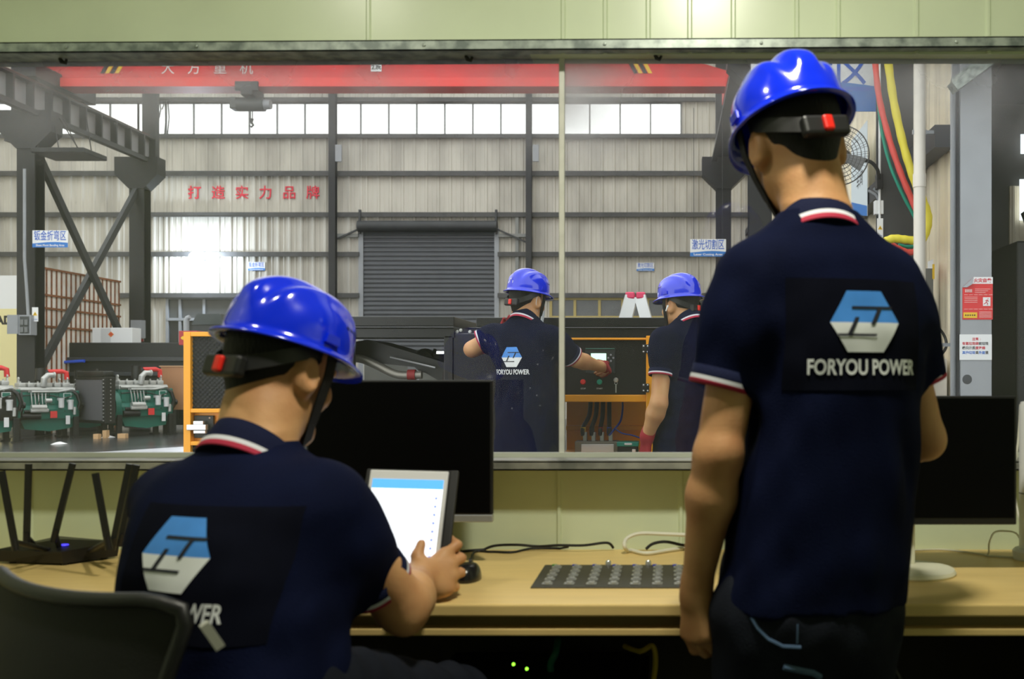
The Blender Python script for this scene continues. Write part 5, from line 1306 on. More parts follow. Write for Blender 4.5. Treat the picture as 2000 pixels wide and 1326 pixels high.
# ------------------------------------------------------------ diesel engines
GRN = mat('engine_green', (27, 108, 94), .4, var=.25, vscale=5, spec=.5); SILM = mat('cast_alloy', (196, 198, 196), .45, metal=.4, var=.2, vscale=8)
BLKM = mat('engine_black', (22, 23, 26), .45, var=.3, vscale=6); REDP = mat('intake_red', (214, 44, 48), .4); LBL = mat('red_label', (222, 58, 60), .5)
def engine(label, x, y, yaw, radiator=False, black_end=False, sc=1.0, group='diesel engines on the workshop floor'):
    t = thing('diesel_engine', label, 'engine', (x, y, 0), group)
    M = Matrix.Translation((x, y, 0)) @ Matrix.Rotation(yaw, 4, 'Z') @ Matrix.Scale(sc, 4)
    B = lambda: MB(M)
    m = B(); m.prism([(-.28, .42), (-.30, .62), (-.22, .70), (-.20, .98), (.20, .98), (.22, .70), (.30, .62), (.28, .42)], -.55, .55, 'yz')
    for k in range(6): m.box((-.50+.18*k, -.235, .72), (-.40+.18*k, -.19, .95), .01)
    m.box((-.5, -.31, .55), (.5, -.28, .60)); obj('block', m, BLKM if black_end == 2 else GRN, t)
    m = B(); m.prism([(-.50, .42), (.50, .42), (.46, .22), (.05, .16), (-.42, .22)], -.22, .22, 'xz'); obj('oil_pan', m, GRN, t)
    m = B(); m.box((-.52, -.18, .98), (.52, .18, 1.08), .015)
    for k in range(6): m.box((-.49+.165*k, -.13, 1.08), (-.36+.165*k, .13, 1.17), .02); m.tube([(-.425+.165*k, 0, 1.17), (-.425+.165*k, 0, 1.20)], .018, 8)
    m.tube([(-.5, -.2, 1.03), (.5, -.2, 1.03)], .028, 8); obj('cylinder_head', m, SILM, t)
    m = B(); m.tube([(-.05, -.16, 1.10), (-.05, -.2, 1.26), (.02, -.2, 1.33), (.12, -.2, 1.33)], [.06, .06, .055, .05], 12); m.tube([(.12, -.2, 1.33), (.15, -.2, 1.33)], .065, 12); obj('exhaust_elbow', m, SILM, t)
    m = B(); m.tube([(.12, .08, 1.40), (.38, .05, 1.41), (.46, .03, 1.38), (.47, .03, 1.24)], .05, 12); obj('intake_pipe', m, REDP, t)
    m = B(); m.tube([(-.02, .08, 1.22), (-.02, .08, 1.48)], [.10, .09], 14); m.tube([(-.02, .08, 1.30), (.12, .08, 1.40)], .06, 10); obj('turbocharger', m, BLKM, t)
    m = B(); m.tube([(-.55, 0, .62), (-.66, 0, .62)], [.36, .36], 30); m.tube([(-.66, 0, .62), (-.72, 0, .62)], [.31, .31], 30); fw = obj('flywheel_housing', m, BLKM if black_end else GRN, t)
    m = B(); m.tube([(-.722, 0, .62), (-.73, 0, .62)], [.22, .22], 26); obj('flywheel', m, SILM, fw)
    m = B(); m.box((.55, -.2, .45), (.63, .2, 1.0), .02); fc = obj('front_cover', m, GRN, t)
    m = B(); m.tube([(.63, 0, .52), (.69, 0, .52)], .12, 20); m.tube([(.63, -.02, .86), (.69, -.02, .86)], .10, 20); m.tube([(.64, -.22, .70), (.69, -.22, .70)], .06, 16); obj('pulley', m, BLKM, fc)
    m = B(); m.tube([(.66, -.12, .52), (.66, -.29, .70), (.66, -.11, .90), (.66, .09, .86), (.66, .12, .52)], .012, 6, closed=True); obj('belt', m, BLK, fc)
    for (fx, fz) in ((.22, .74), (.40, .70)):
        m = B(); m.tube([(fx, -.34, fz-.09), (fx, -.34, fz+.08)], .052, 14); m.tube([(fx, -.34, fz+.08), (fx, -.34, fz+.11)], .058, 14); m.box((fx-.03, -.34, fz+.06), (fx+.03, -.2, fz+.11)); obj('oil_filter', m, mat('filter_white', (206, 208, 210), .4), t)
    m = B(); m.tube([(-.34, -.33, .66), (-.06, -.33, .66)], .06, 12); m.box((-.36, -.38, .56), (-.02, -.29, .64), .02)
    for k in range(5): m.tube([(-.32+.065*k, -.33, .72), (-.32+.065*k, -.3, .86), (-.30+.07*k, -.2, 1.0)], .008, 6)
    obj('fuel_pump', m, SILM, t)
    m = B(); m.box((.02, -.325, .44), (.15, -.315, .58)); obj('red_label', m, LBL, t)
    m = B(); m.box((.32, -.312, .30), (.40, -.304, .48)); obj('white_label', m, WHT, t)
    m = B(); m.box((.30, -.246, .86), (.45, -.238, .95)); np_ = obj('name_plate', m, WHT, t); m = B(); m.box((.31, -.25, .868), (.44, -.245, .942)); obj('plate_field', m, GRN, np_)
    m = B(); m.tube([(.50, -.2, .98), (.56, -.26, .92), (.62, -.25, .75), (.58, -.24, .6)], .035, 10); obj('coolant_hose', m, BLK, t)
    for sx in (-.58, .52):
        for sy in (-1, 1):
            m = B(); m.box((sx-.05, sy*.30-.04, .02), (sx+.05, sy*.30+.04, .46), .01); m.box((sx-.08, sy*.34-.07, 0), (sx+.08, sy*.34+.07, .03)); obj('foot', m, BLKM, t)
    m = B(); m.tube([(-.50, -.30, .48), (-.16, -.30, .48)], .065, 14); m.tube([(-.46, -.30, .58), (-.26, -.30, .58)], .035, 10); obj('starter_motor', m, BLKM, t)
    for sx in (-.46, .46): m = B(); m.box((sx-.012, -.04, 1.06), (sx+.012, .04, 1.22), .006); m.tube([(sx-.012, 0, 1.25), (sx+.012, 0, 1.25)], .04, 12); obj('lifting_eye', m, SILM, t)
    m = B(); m.tube([(-.5, -.235, .90), (-.2, -.25, .93), (.1, -.24, .90), (.3, -.26, .84), (.48, -.24, .90)], .012, 6); m.tube([(-.2, -.25, .93), (-.18, -.32, .8), (-.22, -.34, .7)], .010, 6); obj('wiring_loom', m, BLK, t)
    m = B(); m.tube([(-.3, -.24, .985), (.2, -.24, .985), (.42, -.22, 1.02)], .022, 8)
    for k in range(5): m.tube([(-.34+.17*k, -.18, 1.0), (-.34+.17*k, -.235, .985)], .018, 8)
    obj('coolant_pipe', m, SILM, t)
    m = B(); m.tube([(.48, -.33, .50), (.48, -.33, .66)], .03, 10); m.tube([(-.08, -.33, .80), (.04, -.33, .80)], .045, 12); obj('fuel_filter', m, SILM, t)
    m = B()
    for k in range(7): m.tube([(-.45+.15*k, -.312, .575), (-.45+.15*k, -.322, .575)], .014, 8); m.tube([(-.43+.14*k, -.222, .44), (-.43+.14*k, -.232, .44)], .012, 8)
    obj('bolt_row', m, BLKM, t)
    if radiator:
        m = B(); m.box((-1.02, -.60, .30), (-.80, .60, 1.24), .01); rd = obj('radiator', m, BLKM, t)
        m = B(); m.box((-1.035, -.53, .36), (-1.02, .53, 1.18)); obj('radiator_core', m, mat('core_grey', (92, 92, 98), .6, bump=.8, bscale=300, var=.2, vscale=30), rd)
        m = B(); m.box((-1.02, -.55, 1.24), (-.80, .55, 1.36), .03); m.tube([(-.91, -.1, 1.36), (-.91, -.1, 1.41)], .04, 12); obj('header_tank', m, BLKM, rd)
        for k in range(12):
            z = .36+.075*k
            m = B(); m.tube([(-1.037, -.57, z), (-1.02, -.57, z)], .011, 6); m.tube([(-1.037, .57, z), (-1.02, .57, z)], .011, 6); m.tube([(-.9, -.606, z), (-.9, -.598, z)], .011, 6); obj('bolt', m, SILM, rd)
    return t
engine('green diesel engine with a red intake pipe, second from the left', X(84, 20.0), 20.0, R(52), False, True, .96)
engine('green diesel engine half hidden behind its neighbour, third from the left', X(148, 21.45)+.12, 21.45, R(52), False, True, .94)
engine('green diesel engine with a big black radiator, rightmost of the row', X(272, 21.2), 21.2, R(56), True, False)
engine('black diesel engine cut off by the left edge of the view', X(-42, 18.5), 18.5, R(50), False, 2)
WOODB = mat('wood_block', (206, 168, 124), .7)
for i, (px, py, lab) in enumerate(((190, 838, 'small wood block on the floor under the big black radiator'), (207, 828, 'upright wood block just right of the radiator foot'), (240, 841, 'wider wood block under the rightmost green engine'))):
    y = 1.19*FPX/(py+6-VY); y = min(y, 21.2); p = Vector((X(px, y), y-1.3 if i == 0 else y-1.0, 0)); p.x = X(px, p.y); m2 = MB(); s = (.05, .04, .08)[i]; m2.box((p.x-s, p.y-.06, 0), (p.x+s, p.y+.06, (.10, .16, .09)[i]), .004); tag(obj('wood_block', m2, WOODB), lab, 'block')
for (px, py, lab) in ((112, 868, 'crumpled white paper scrap on the floor nearest the sill'), (208, 855, 'small white paper scrap on the floor below the radiator')):
    y = 1.19*FPX/(py-VY); x = X(px, y); m2 = MB(); m2.add([(x-.10, y-.05, .003), (x+.10, y-.10, .006), (x+.17, y+.04, .01), (x+.02, y+.06, .05), (x-.09, y+.06, .012), (x, y-.02, .045)], [(0, 1, 5), (1, 2, 5), (2, 3, 5), (3, 4, 5), (4, 0, 5), (0, 4, 3, 2, 1)]); tag(obj('paper_scrap', m2, WHT), lab, 'paper')

# ------------------------------------------------------------ generator set the two men work on
YG = 5.62
g = thing('generator_set', 'long generator with black roof and orange control bay before the two workers', 'generator', (X(900, YG), YG+.5, 0))
GBL = mat('generator_black', (15, 15, 17), .4, var=.2, vscale=5); gx = lambda q: X(q, YG); gz = lambda q: Zz(q, YG)
def gpart(name, boxes, m, par=None, bev=.004):
    mb = MB()
    for (px0, py0, px1, py1, ya, yb) in boxes: mb.box((gx(px0), ya, gz(py1)), (gx(px1), yb, gz(py0)), bev)
    return obj(name, mb, m, par or g)
gpart('roof', [(440, 618, 887, 637, YG, YG+1.05), (930, 620, 1396, 638, YG, YG+1.05)], GBL)
gpart('roof_edge', [(440, 637.8, 886, 640, YG-.004, YG+.01), (930, 638.8, 1396, 641, YG-.004, YG+.01)], mat('edge_grey', (84, 86, 90), .4))
gpart('roof_beam', [(440, 640.5, 887, 660, YG+.01, YG+.08), (930, 641, 1396, 660, YG+.01, YG+.08)], GBL)
gpart('rear_beam', [(440, 640.5, 1396, 648, YG+.98, YG+1.05)], GBL)
gpart('end_panel', [(440, 660, 690, 1130, YG+.01, YG+.05)], GBL)
gpart('post', [(866, 655, 884, 1130, YG+.01, YG+.09)], GBL); gpart('post', [(440, 640, 455, 1130, YG+.97, YG+1.05)], GBL); gpart('post', [(884, 640, 900, 1130, YG+.97, YG+1.05)], GBL); gpart('post', [(1378, 640, 1396, 1130, YG+.97, YG+1.05)], GBL)
gpart('middle_panel', [(882, 651, 1100, 1130, YG+.02, YG+.06)], GBL)
gpart('joint_frame', [(880, 650, 934, 655, YG+.05, YG+.3), (885, 632, 932, 635, YG+.4, YG+.45), (906, 640, 910, 652, YG+.3, YG+.34)], GBL)
for px in (893, 900, 918): m2 = MB(); m2.lathe([(.010, 0), (.009, -.006), (.001, -.008)], P(px, 645+(px % 5), YG+.04), 'y', 10); obj('bolt', m2, SILM, g)
gpart('skid', [(440, 1130, 1396, 1165, YG, YG+1.05)], GBL); gpart('sill_panel', [(690, 1040, 866, 1130, YG+.01, YG+.05)], GBL)
mb = MB(); mb.prism([(gx(640), gz(668)), (gx(692), gz(660)), (gx(735), gz(672)), (gx(866), gz(712)), (gx(866), gz(760)), (gx(790), gz(716)), (gx(640), gz(700))], YG+.25, YG+.75, 'xz'); obj('sloping_duct', mb, GBL, g)
mb = MB(); mb.tube(smooth_path([P(676, 700, YG+.2), P(705, 701, YG+.2), P(735, 713, YG+.2), P(768, 729, YG+.2), P(790, 733, YG+.2), P(824, 732, YG+.2)], 5), .024, 14); ex_ = obj('exhaust_pipe', mb, mat('dull_pipe', (150, 146, 138), .4, metal=.5), g)
mb = MB(); mb.tube([P(797, 732, YG+.2), P(812, 732, YG+.2)], .032, 14); obj('red_clamp', mb, mat('clamp_red', (150, 40, 44), .6), ex_)
mb = MB(); mb.tube([P(762, 697, YG+.2), P(818, 710, YG+.2), P(850, 718, YG+.2)], .006, 8); obj('stay_rod', mb, SILV, g)
mb = MB(); c = P(830, 704, YG+.5); mb.lathe([(.001, -.06), (.06, -.05), (.075, 0), (.06, .05), (.001, .06)], c, 'y', 20); mb.box((c.x+.05, c.y-.03, c.z-.08), (c.x+.16, c.y+.08, c.z+.04), .01); mb.tube([P(848, 705, YG+.5), P(847, 690, YG+.5), P(850, 681, YG+.5)], [.02, .016, .01], 8); obj('air_filter', mb, GBL, g)
cp = gpart('control_panel', [(1095, 664, 1262, 771, YG+.03, YG+.06)], mat('panel_black', (11, 11, 12), .4), None)
gpart('trim', [(1095, 659.5, 1262, 664, YG, YG+.08)], ORANGE); gpart('cross_beam', [(1095, 771, 1262, 785, YG-.01, YG+.09)], ORANGE)
gpart('bay_back', [(1095, 785, 1290, 1130, YG+.34, YG+.36)], ORANGE); gpart('bay_shelf', [(1095, 886, 1290, 893, YG, YG+.34)], ORANGE); gpart('bay_rail', [(1095, 836, 1290, 846, YG+.30, YG+.34)], ORANGE); gpart('bay_front', [(1095, 893, 1290, 1130, YG, YG+.02)], ORANGE)
gpart('door_frame', [(1262, 656, 1292, 1130, YG-.03, YG+.05)], ORANGE); gpart('side_panel', [(1292, 656, 1396, 1130, YG+.01, YG+.05)], GBL)
for py in (681, 757):
    hg = gpart('hinge', [(1254, py-8, 1268, py+9, YG-.045, YG-.025)], BLK)
    for dx in (-4, 4):
        for dy in (-5, 6): m2 = MB(); m2.lathe([(.005, 0), (.001, -.004)], P(1261+dx, py+dy, YG-.045), 'y', 8); obj('hinge_screw', m2, SILV, hg)
md = gpart('controller', [(1143, 680, 1201, 729, YG+.005, YG+.03)], mat('controller_grey', (44, 50, 50), .4), g)
gpart('display', [(1154, 690, 1184, 708, YG+.001, YG+.006)], mat('lcd_green', (196, 255, 214), .4, emit=1.3), md)
gpart('controller_edge', [(1143, 680, 1201, 682, YG+.0, YG+.006)], mat('edge_green', (60, 110, 96), .4), md)
for dx, dy in ((0, -4), (-5, 2), (5, 2), (0, 8)): m2 = MB(); m2.lathe([(.006, 0), (.005, -.004), (.001, -.005)], P(1193+dx, 697+dy, YG+.005), 'y', 10); obj('key', m2, STEEL_G, md)
m2 = MB(); c = P(1150, 697, YG+.003); m2.prism([(c.x-.012, c.z-.008), (c.x+.012, c.z-.008), (c.x, c.z+.014)], YG, YG+.004, 'xz'); obj('alarm_mark', m2, INKR, md)
for px, m, nm in ((1139, mat('button_red', (214, 40, 40), .4), 'stop_button'), (1171, mat('button_green', (40, 170, 140), .4), 'start_button')):
    m2 = MB(); m2.lathe([(.016, 0), (.016, -.008), (.012, -.018), (.001, -.019)], P(px, 746, YG+.03), 'y', 18); obj(nm, m2, m, g)
m2 = MB(); put_text(m2, 'STOP', .012, P(1139, 759, YG+.028)); put_text(m2, 'START', .012, P(1171, 759, YG+.028)); obj('button_words', m2, WHT, g)
m2 = MB(); m2.lathe([(.014, 0), (.014, -.008), (.009, -.014), (.001, -.014)], P(1203, 742, YG+.03), 'y', 18); ks = obj('key_switch', m2, SILV, g)
m2 = MB(); c = P(1203, 748, YG+.01); m2.tube([c+Vector((.008*math.cos(a), 0, .008*math.sin(a))) for a in np.linspace(0, 2*PI, 12)[:-1]], .0015, 6, closed=True); m2.box((c.x-.003, c.y, c.z-.055), (c.x+.003, c.y+.002, c.z-.008)); obj('hanging_key', m2, SILV, ks)
bk_ = gpart('breaker', [(1120, 864, 1206, 886, YG+.08, YG+.22)], mat('breaker_body', (120, 116, 106), .5), g); gpart('breaker_face', [(1133, 869, 1198, 885, YG+.07, YG+.08)], mat('breaker_face', (208, 210, 212), .5), bk_)
CBL = mat('cable_blue', (30, 60, 160), .5)
for i, px in enumerate((1139, 1156, 1173, 1190)):
    lg = gpart('terminal', [(px-4, 846, px+4, 866, YG+.12, YG+.15)], mat('lug_metal', (170, 172, 170), .35, metal=.7), bk_)
    m2 = MB(); m2.tube(smooth_path([P(px, 850, YG+.13), P(px, 835, YG+.13), P(px+(3-i)*4, 810, YG+.2), P(px+(3-i)*5, 775, YG+.25)], 5), .013, 10); obj('power_lead', m2, BLK, bk_)
    m2 = MB(); m2.tube([P(px, 846, YG+.13), P(px, 834, YG+.13)], .0145, 10); obj('lead_sleeve', m2, (mat('sleeve_yellow', (190, 160, 40), .5), BLKM, mat('sleeve_red', (150, 40, 40), .5), CBL)[i], bk_)
m2 = MB(); m2.tube(smooth_path([P(1190, 850, YG+.12), P(1200, 838, YG+.12), P(1212, 822, YG+.14), P(1216, 800, YG+.2), P(1216, 785, YG+.25)], 5), .006, 8); obj('blue_wire', m2, CBL, g)
m2 = MB(); m2.tube(smooth_path([P(1200, 836, YG+.11), P(1215, 846, YG+.1), P(1235, 850, YG+.1), P(1252, 856, YG+.1)], 5), .004, 8); obj('blue_wire', m2, CBL, g)
bt = gpart('battery', [(1205, 868, 1246, 886, YG+.04, YG+.16)], BLK, g); gpart('battery_lid', [(1204, 864, 1247, 873, YG+.035, YG+.165)], mat('battery_teal', (24, 140, 124), .4), bt)
gpart('battery_label', [(1219, 866, 1234, 870, YG+.03, YG+.036)], WHT, bt); gpart('battery_label', [(1234, 878, 1241, 884, YG+.034, YG+.041)], WHT, bt)

# open orange door at the left end
YD = 5.48
t = thing('generator_door', 'open orange door lined with black foam left of the seated helmet', 'door', (X(420, YD), YD, .1))
def dpart(name, boxes, m, par=None, bev=.003):
    mb = MB()
    for (px0, py0, px1, py1, ya, yb) in boxes: mb.box((X(px0, YD), ya, Zz(py1, YD)), (X(px1, YD), yb, Zz(py0, YD)), bev)
    return obj(name, mb, m, par or t)
dpart('frame', [(358, 648, 372, 1125, YD, YD+.05), (506, 648, 520, 1125, YD, YD+.05), (372, 648, 506, 657, YD, YD+.05), (372, 798, 506, 806, YD, YD+.05), (372, 862, 506, 870, YD, YD+.05), (372, 1112, 506, 1125, YD, YD+.05), (426, 806, 506, 862, YD+.005, YD+.05)], ORANGE)
dpart('back_sheet', [(358, 648, 520, 1125, YD+.051, YD+.06)], ORANGE)
def foam(py0, py1):
    mb = MB(); x0, x1, z0, z1 = X(371, YD), X(507, YD), Zz(py1, YD), Zz(py0, YD); nx, nz = 84, max(8, int((z1-z0)/.0052)); per = .026
    vv = [(x0+(x1-x0)*i/nx, YD+.035-.016*(.5+.5*math.sin(2*PI*((x1-x0)*i/nx)/per)*math.sin(2*PI*((z1-z0)*j/nz)/per)), z0+(z1-z0)*j/nz) for j in range(nz+1) for i in range(nx+1)]
    mb.add(vv, [(j*(nx+1)+i, j*(nx+1)+i+1, (j+1)*(nx+1)+i+1, (j+1)*(nx+1)+i) for j in range(nz) for i in range(nx)], True); return obj('acoustic_foam', mb, mat('foam_black', (38, 38, 44), .85), t, auto=False)
foam(657, 798); foam(870, 1112)
lt = dpart('latch', [(374, 812, 412, 856, YD+.03, YD+.05)], BLK); dpart('latch_bar', [(366, 829, 404, 840, YD-.012, YD+.02), (378, 822, 398, 829, YD-.006, YD+.02), (378, 840, 402, 847, YD-.004, YD+.02)], SILV, lt)
for px, py in ((375, 816), (409, 816), (375, 852), (409, 852)): m2 = MB(); m2.lathe([(.006, 0), (.001, -.006)], P(px, py, YD+.03), 'y', 8); obj('latch_screw', m2, SILV, lt)
for k in (365, 512): m2 = MB(); x = X(k, YD); m2.box((x-.02, YD-.1, 0), (x+.02, YD+.12, .11)); obj('floor_stand', m2, BLK, t)
# red box, dark hood and clear tube standing behind the door
t = thing('red_cabinet', 'small red cabinet with gold mark behind the orange door', 'cabinet', P(355, 672, 12.0)); y = 12.0
a, b = P(349, 674, y), P(385, 646, y); m2 = MB(); m2.box((a.x, y, a.z), (b.x, y+.3, b.z), .006); obj('body', m2, mat('box_red', (168, 30, 40), .45), t)
m2 = MB(); c = P(357, 660, y); m2.prism([(c.x-.025, c.z), (c.x, c.z-.025), (c.x+.025, c.z), (c.x, c.z+.025)], y-.004, y, 'xz'); obj('mark', m2, YEL, t)
m2 = MB(); m2.box((a.x+.05, y+.05, 0), (b.x-.02, y+.25, a.z)); obj('plinth', m2, BLK, t)
t = thing('dark_hood', 'dark green machine hood just left of the seated helmet', 'machine', P(395, 650, 13.0)); y = 13.0
m2 = MB(); m2.prism([(X(374, y), Zz(634, y)), (X(384, y), Zz(613, y)), (X(430, y), Zz(613, y)), (X(438, y), Zz(634, y))], y, y+.8, 'xz'); obj('hood', m2, mat('hood_green', (34, 44, 46), .3), t)
m2 = MB(); m2.box((X(374, y), y+.02, .0), (X(438, y), y+.78, Zz(634, y))); obj('body', m2, STEEL_D, t)
m2 = MB(); y = 12.6; m2.tube([P(364, 650, y), P(364, 626, y), P(366, 621, y), P(371, 619, y)], [.035, .035, .032, .03], 12); m2.tube([P(364, 650, y), Vector((P(364, 650, y).x, y, 0))], .02, 8); tag(obj('bent_pipe', m2, STEEL_G), 'pale bent pipe rising behind the orange door', 'pipe')

# step ladder
YL = 7.6; t = thing('step_ladder', 'aluminium step ladder with a pink top behind the generator', 'ladder', (X(1242, YL), YL, 0))
ALU = mat('aluminium', (206, 208, 210), .35, metal=.6); zt = Zz(581, YL); xc = X(1242, YL)
for s, nm in ((-1, 'front_rail'), (1, 'rear_rail')):
    for d in (-.17, .17):
        m2 = MB(); m2.obox((xc+s*.035, YL+d*.75, zt), (xc+s*.52, YL+d*1.4, 0), .032, .085); obj('rail', m2, ALU, t)
for k in range(1, 6):
    z = zt*k/6; s = .035+.485*(1-k/6); m2 = MB(); m2.box((xc-s-.04, YL-.17*(1.2), z-.012), (xc-s+.04, YL+.17*1.2, z+.012)); obj('step', m2, ALU, t)
m2 = MB(); m2.box((xc-.075, YL-.15, zt-.02), (xc-.006, YL+.15, zt+.03), .01); m2.box((xc+.006, YL-.15, zt-.02), (xc+.075, YL+.15, zt+.03), .01); obj('top_cap', m2, mat('pink_cap', (212, 60, 100), .5), t)

# ------------------------------------------------------------ right side wall and what stands along it
XW = 2.6; YE = 8.87
mb = MB(); ribbed(mb, YE, YF, 0, 11.4, XW, .36, .035, 'y'); ws = struct('wall_side', mb, CREAM2)
for z, h_ in ((3.36, .20), (5.6, .16), (8.4, .14)):
    m2 = MB(); m2.box((XW-.20, YE, z-h_/2), (XW-.036, YF, z+h_/2)); obj('purlin', m2, STEEL_D, ws)
mb = MB(); ribbed(mb, 2.7, YF, 0, 11.4, -22, .36, .035, 'y'); struct('wall_left_hall', mb, CREAM2)
# dark neighbouring hall
DK = mat('dim_wall', (96, 96, 94), .8, var=.35, vscale=1.2)
mb = MB(); mb.box((2.66, 14.5, 0), (9, 14.6, 5.2)); struct('wall_annex_far', mb, DK)
mb = MB(); mb.box((9, 2.7, 0), (9.1, 14.6, 5.2)); struct('wall_annex_right', mb, DK)
mb = MB(); mb.box((2.62, 2.66, 5.2), (9.1, 14.6, 5.3)); struct('ceiling_annex', mb, DK)
mb = MB(); ribbed(mb, 5.0, 5.42, 2.9, 4.0, 14.46, .2, .02); struct('trim_6', mb, CREAM2, 'strip of lit cladding at the back of the dark annex')
mb = MB(); mb.box((X(1992, 14.4), 14.40, Zz(430, 14.4)), (X(2040, 14.4), 14.42, Zz(350, 14.4))); mb.box((X(1994, 14.4), 14.40, Zz(300, 14.4)), (X(2040, 14.4), 14.42, Zz(262, 14.4))); o = struct('window_%d' % n, mb, mat('bright_window', (240, 248, 255), .5, emit=1.4), 'bright window at the far side of the dark annex')
t = thing('dark_machine', 'tall dark machine in the gloom right of the grey column', 'machine', (4.6, 11.5, 0))
m2 = MB(); m2.box((3.95, 11.2, 0), (6.5, 12.2, 2.75), .02); obj('body', m2, STEEL_DD, t)
m2 = MB(); m2.box((4.15, 11.17, .4), (4.75, 11.2, 2.4), .01); obj('door', m2, mat('machine_door', (52, 53, 55), .5), t)
m2 = MB(); m2.obox((4.0, 11.0, 2.9), (7.0, 10.6, 3.9), .25, .3); obj('duct', m2, STEEL_DD, t)
m2 = MB(); m2.tube([(4.3, 11.15, 2.3), (4.32, 11.1, 1.2), (4.5, 11.1, .4)], .03, 8); obj('hose', m2, BLK, t)

YP = 10.0
t = hcol((X(1720, YP)+X(1786, YP))/2, YP+.1, .34, 9.5, mat('near_column_dark', (70, 71, 73), .5, var=.2, vscale=3), 'broad dark column between the wall fan and the white pipe', .25)
m2 = MB(); x = X(1718, YP-.05); m2.tube([(x, YP-.05, 0), (x, YP-.05, 5)], .012, 8); obj('conduit', m2, WHITEP, t)
y = 8.9; pc = X(1796, y); t = thing('drain_pipe', 'white plastic drain pipe running full height right of the hoses', 'pipe', (pc, y, 0))
PVC = mat('pvc_white', (232, 226, 216), .35)
m2 = MB(); m2.tube([(pc, y, 0), (pc, y, 6)], .053, 22); obj('pipe', m2, PVC, t)
m2 = MB(); m2.tube([(pc, y, Zz(366, y)), (pc, y, Zz(340, y))], .059, 22); obj('coupling', m2, PVC, t)
for z in (1.5, 3.4): m2 = MB(); m2.box((pc-.065, y-.01, z-.02), (pc+.065, y+.01, z+.02)); m2.obox((pc, y, z), (XW-.03, y+.02, z), .03, .03); obj('clip', m2, STEEL_G, t)
def hose(label, pts, r, m, yv=9.3):
    q = smooth_path([P(a, b, yv) for a, b in pts], 7); mb = MB(); mb.tube(q, [r*(1+.06*math.sin(i*1.7)) for i in range(len(q))], 12); return tag(obj('hose', mb, m), label, 'hose')
hose('thick yellow hose hanging beside the white drain pipe', [(1728, 60), (1734, 115), (1746, 200), (1765, 285), (1785, 350), (1803, 392), (1813, 425), (1808, 455), (1796, 470), (1770, 468), (1745, 466), (1728, 472)], .038, mat('hose_yellow', (226, 212, 66), .5, bump=.3, bscale=30), 9.15)
hose('thick red hose hanging left of the yellow hose', [(1705, 60), (1709, 115), (1717, 190), (1738, 275), (1762, 345), (1786, 402), (1800, 440), (1797, 482), (1778, 493), (1758, 487), (1740, 478)], .029, mat('hose_red', (222, 84, 78), .5, bump=.3, bscale=30), 9.3)
hose('thin teal hose hanging just left of the red hose', [(1712, 60), (1713, 150), (1719, 235), (1736, 315), (1762, 378), (1786, 424), (1799, 455), (1797, 476), (1775, 482), (1755, 478)], .015, mat('hose_teal', (30, 150, 124), .5), 9.4)
# big sign near the helmet, banner, fan, junction box
t = sign('large white and blue sign partly hidden by the helmet of standing person', X(1590, 10.4), Zz(128, 10.4), 10.4, 1.32, .96, '板材区', None, chain=5.35, tsize=.44, toff=-.11)
y = 12.2; t = thing('wall_banner', 'pale blue banner on the side wall behind the fan', 'banner', (XW-.10, y, Zz(385, y)))
yb0, yb1 = XW*FPX/(1690-VX)-.3, XW*FPX/(1716-VX)-.2
def wallp(yy, z): return (XW-.215, yy, z)
m2 = MB(); m2.add([wallp(12.75, 3.30), wallp(11.75, 3.12), wallp(11.75, 4.25), wallp(12.75, 4.25)], [(0, 1, 2, 3)]); b_ = obj('sheet', m2, mat('banner_pale', (212, 224, 232), .6), t); sm = b_.modifiers.new('thickness', 'SOLIDIFY'); sm.thickness = .006
m2 = MB(); m2.add([(XW-.222, 12.75, 3.30), (XW-.222, 11.75, 3.12), (XW-.222, 11.75, 3.24), (XW-.222, 12.75, 3.46)], [(0, 1, 2, 3)]); obj('blue_edge', m2, BLU, t)
m2 = MB(); put_text(m2, '车间', .2, (XW-.223, 12.2, 3.62), ax=(0, -1, 0)); obj('lettering', m2, STEEL_D, t)
y = 9.75; fc_ = P(1641, 304, y); t = thing('wall_fan', 'round black wire wall fan right of the standing helmet', 'fan', fc_)
FM = Matrix.Translation(fc_) @ Matrix.Rotation(R(-22), 4, 'Z') @ Matrix.Rotation(R(8), 4, 'X'); WIRE = mat('fan_wire', (58, 58, 60), .4)
m2 = MB(FM)
for rr in (.285, .25, .215, .18, .145, .11, .08): m2.tube([(rr*math.cos(a), -.07*(1-(rr/.285)**2)-.02, rr*math.sin(a)) for a in np.linspace(0, 2*PI, 41)[:-1]], .0028 if rr < .28 else .006, 6, closed=True)
for k in range(36):
    a = 2*PI*k/36; m2.tube([(rr*math.cos(a+.25*rr), -.07*(1-(rr/.285)**2)-.02, rr*math.sin(a+.25*rr)) for rr in (.06, .14, .22, .285)], .0018, 5)
obj('front_guard', m2, WIRE, t)
m2 = MB(FM)
for rr in (.285, .2, .12): m2.tube([(rr*math.cos(a), .09*(1-(rr/.285)**2), rr*math.sin(a)) for a in np.linspace(0, 2*PI, 37)[:-1]], .003, 6, closed=True)
for k in range(18): a = 2*PI*k/18; m2.tube([(rr*math.cos(a), .09*(1-(rr/.285)**2), rr*math.sin(a)) for rr in (.06, .17, .285)], .002, 5)
obj('rear_guard', m2, WIRE, t)
m2 = MB(FM); m2.lathe([(.001, -.05), (.05, -.045), (.055, .0), (.075, .10), (.07, .22), (.001, .24)], (0, 0, 0), 'y', 20); obj('motor', m2, BLK, t)
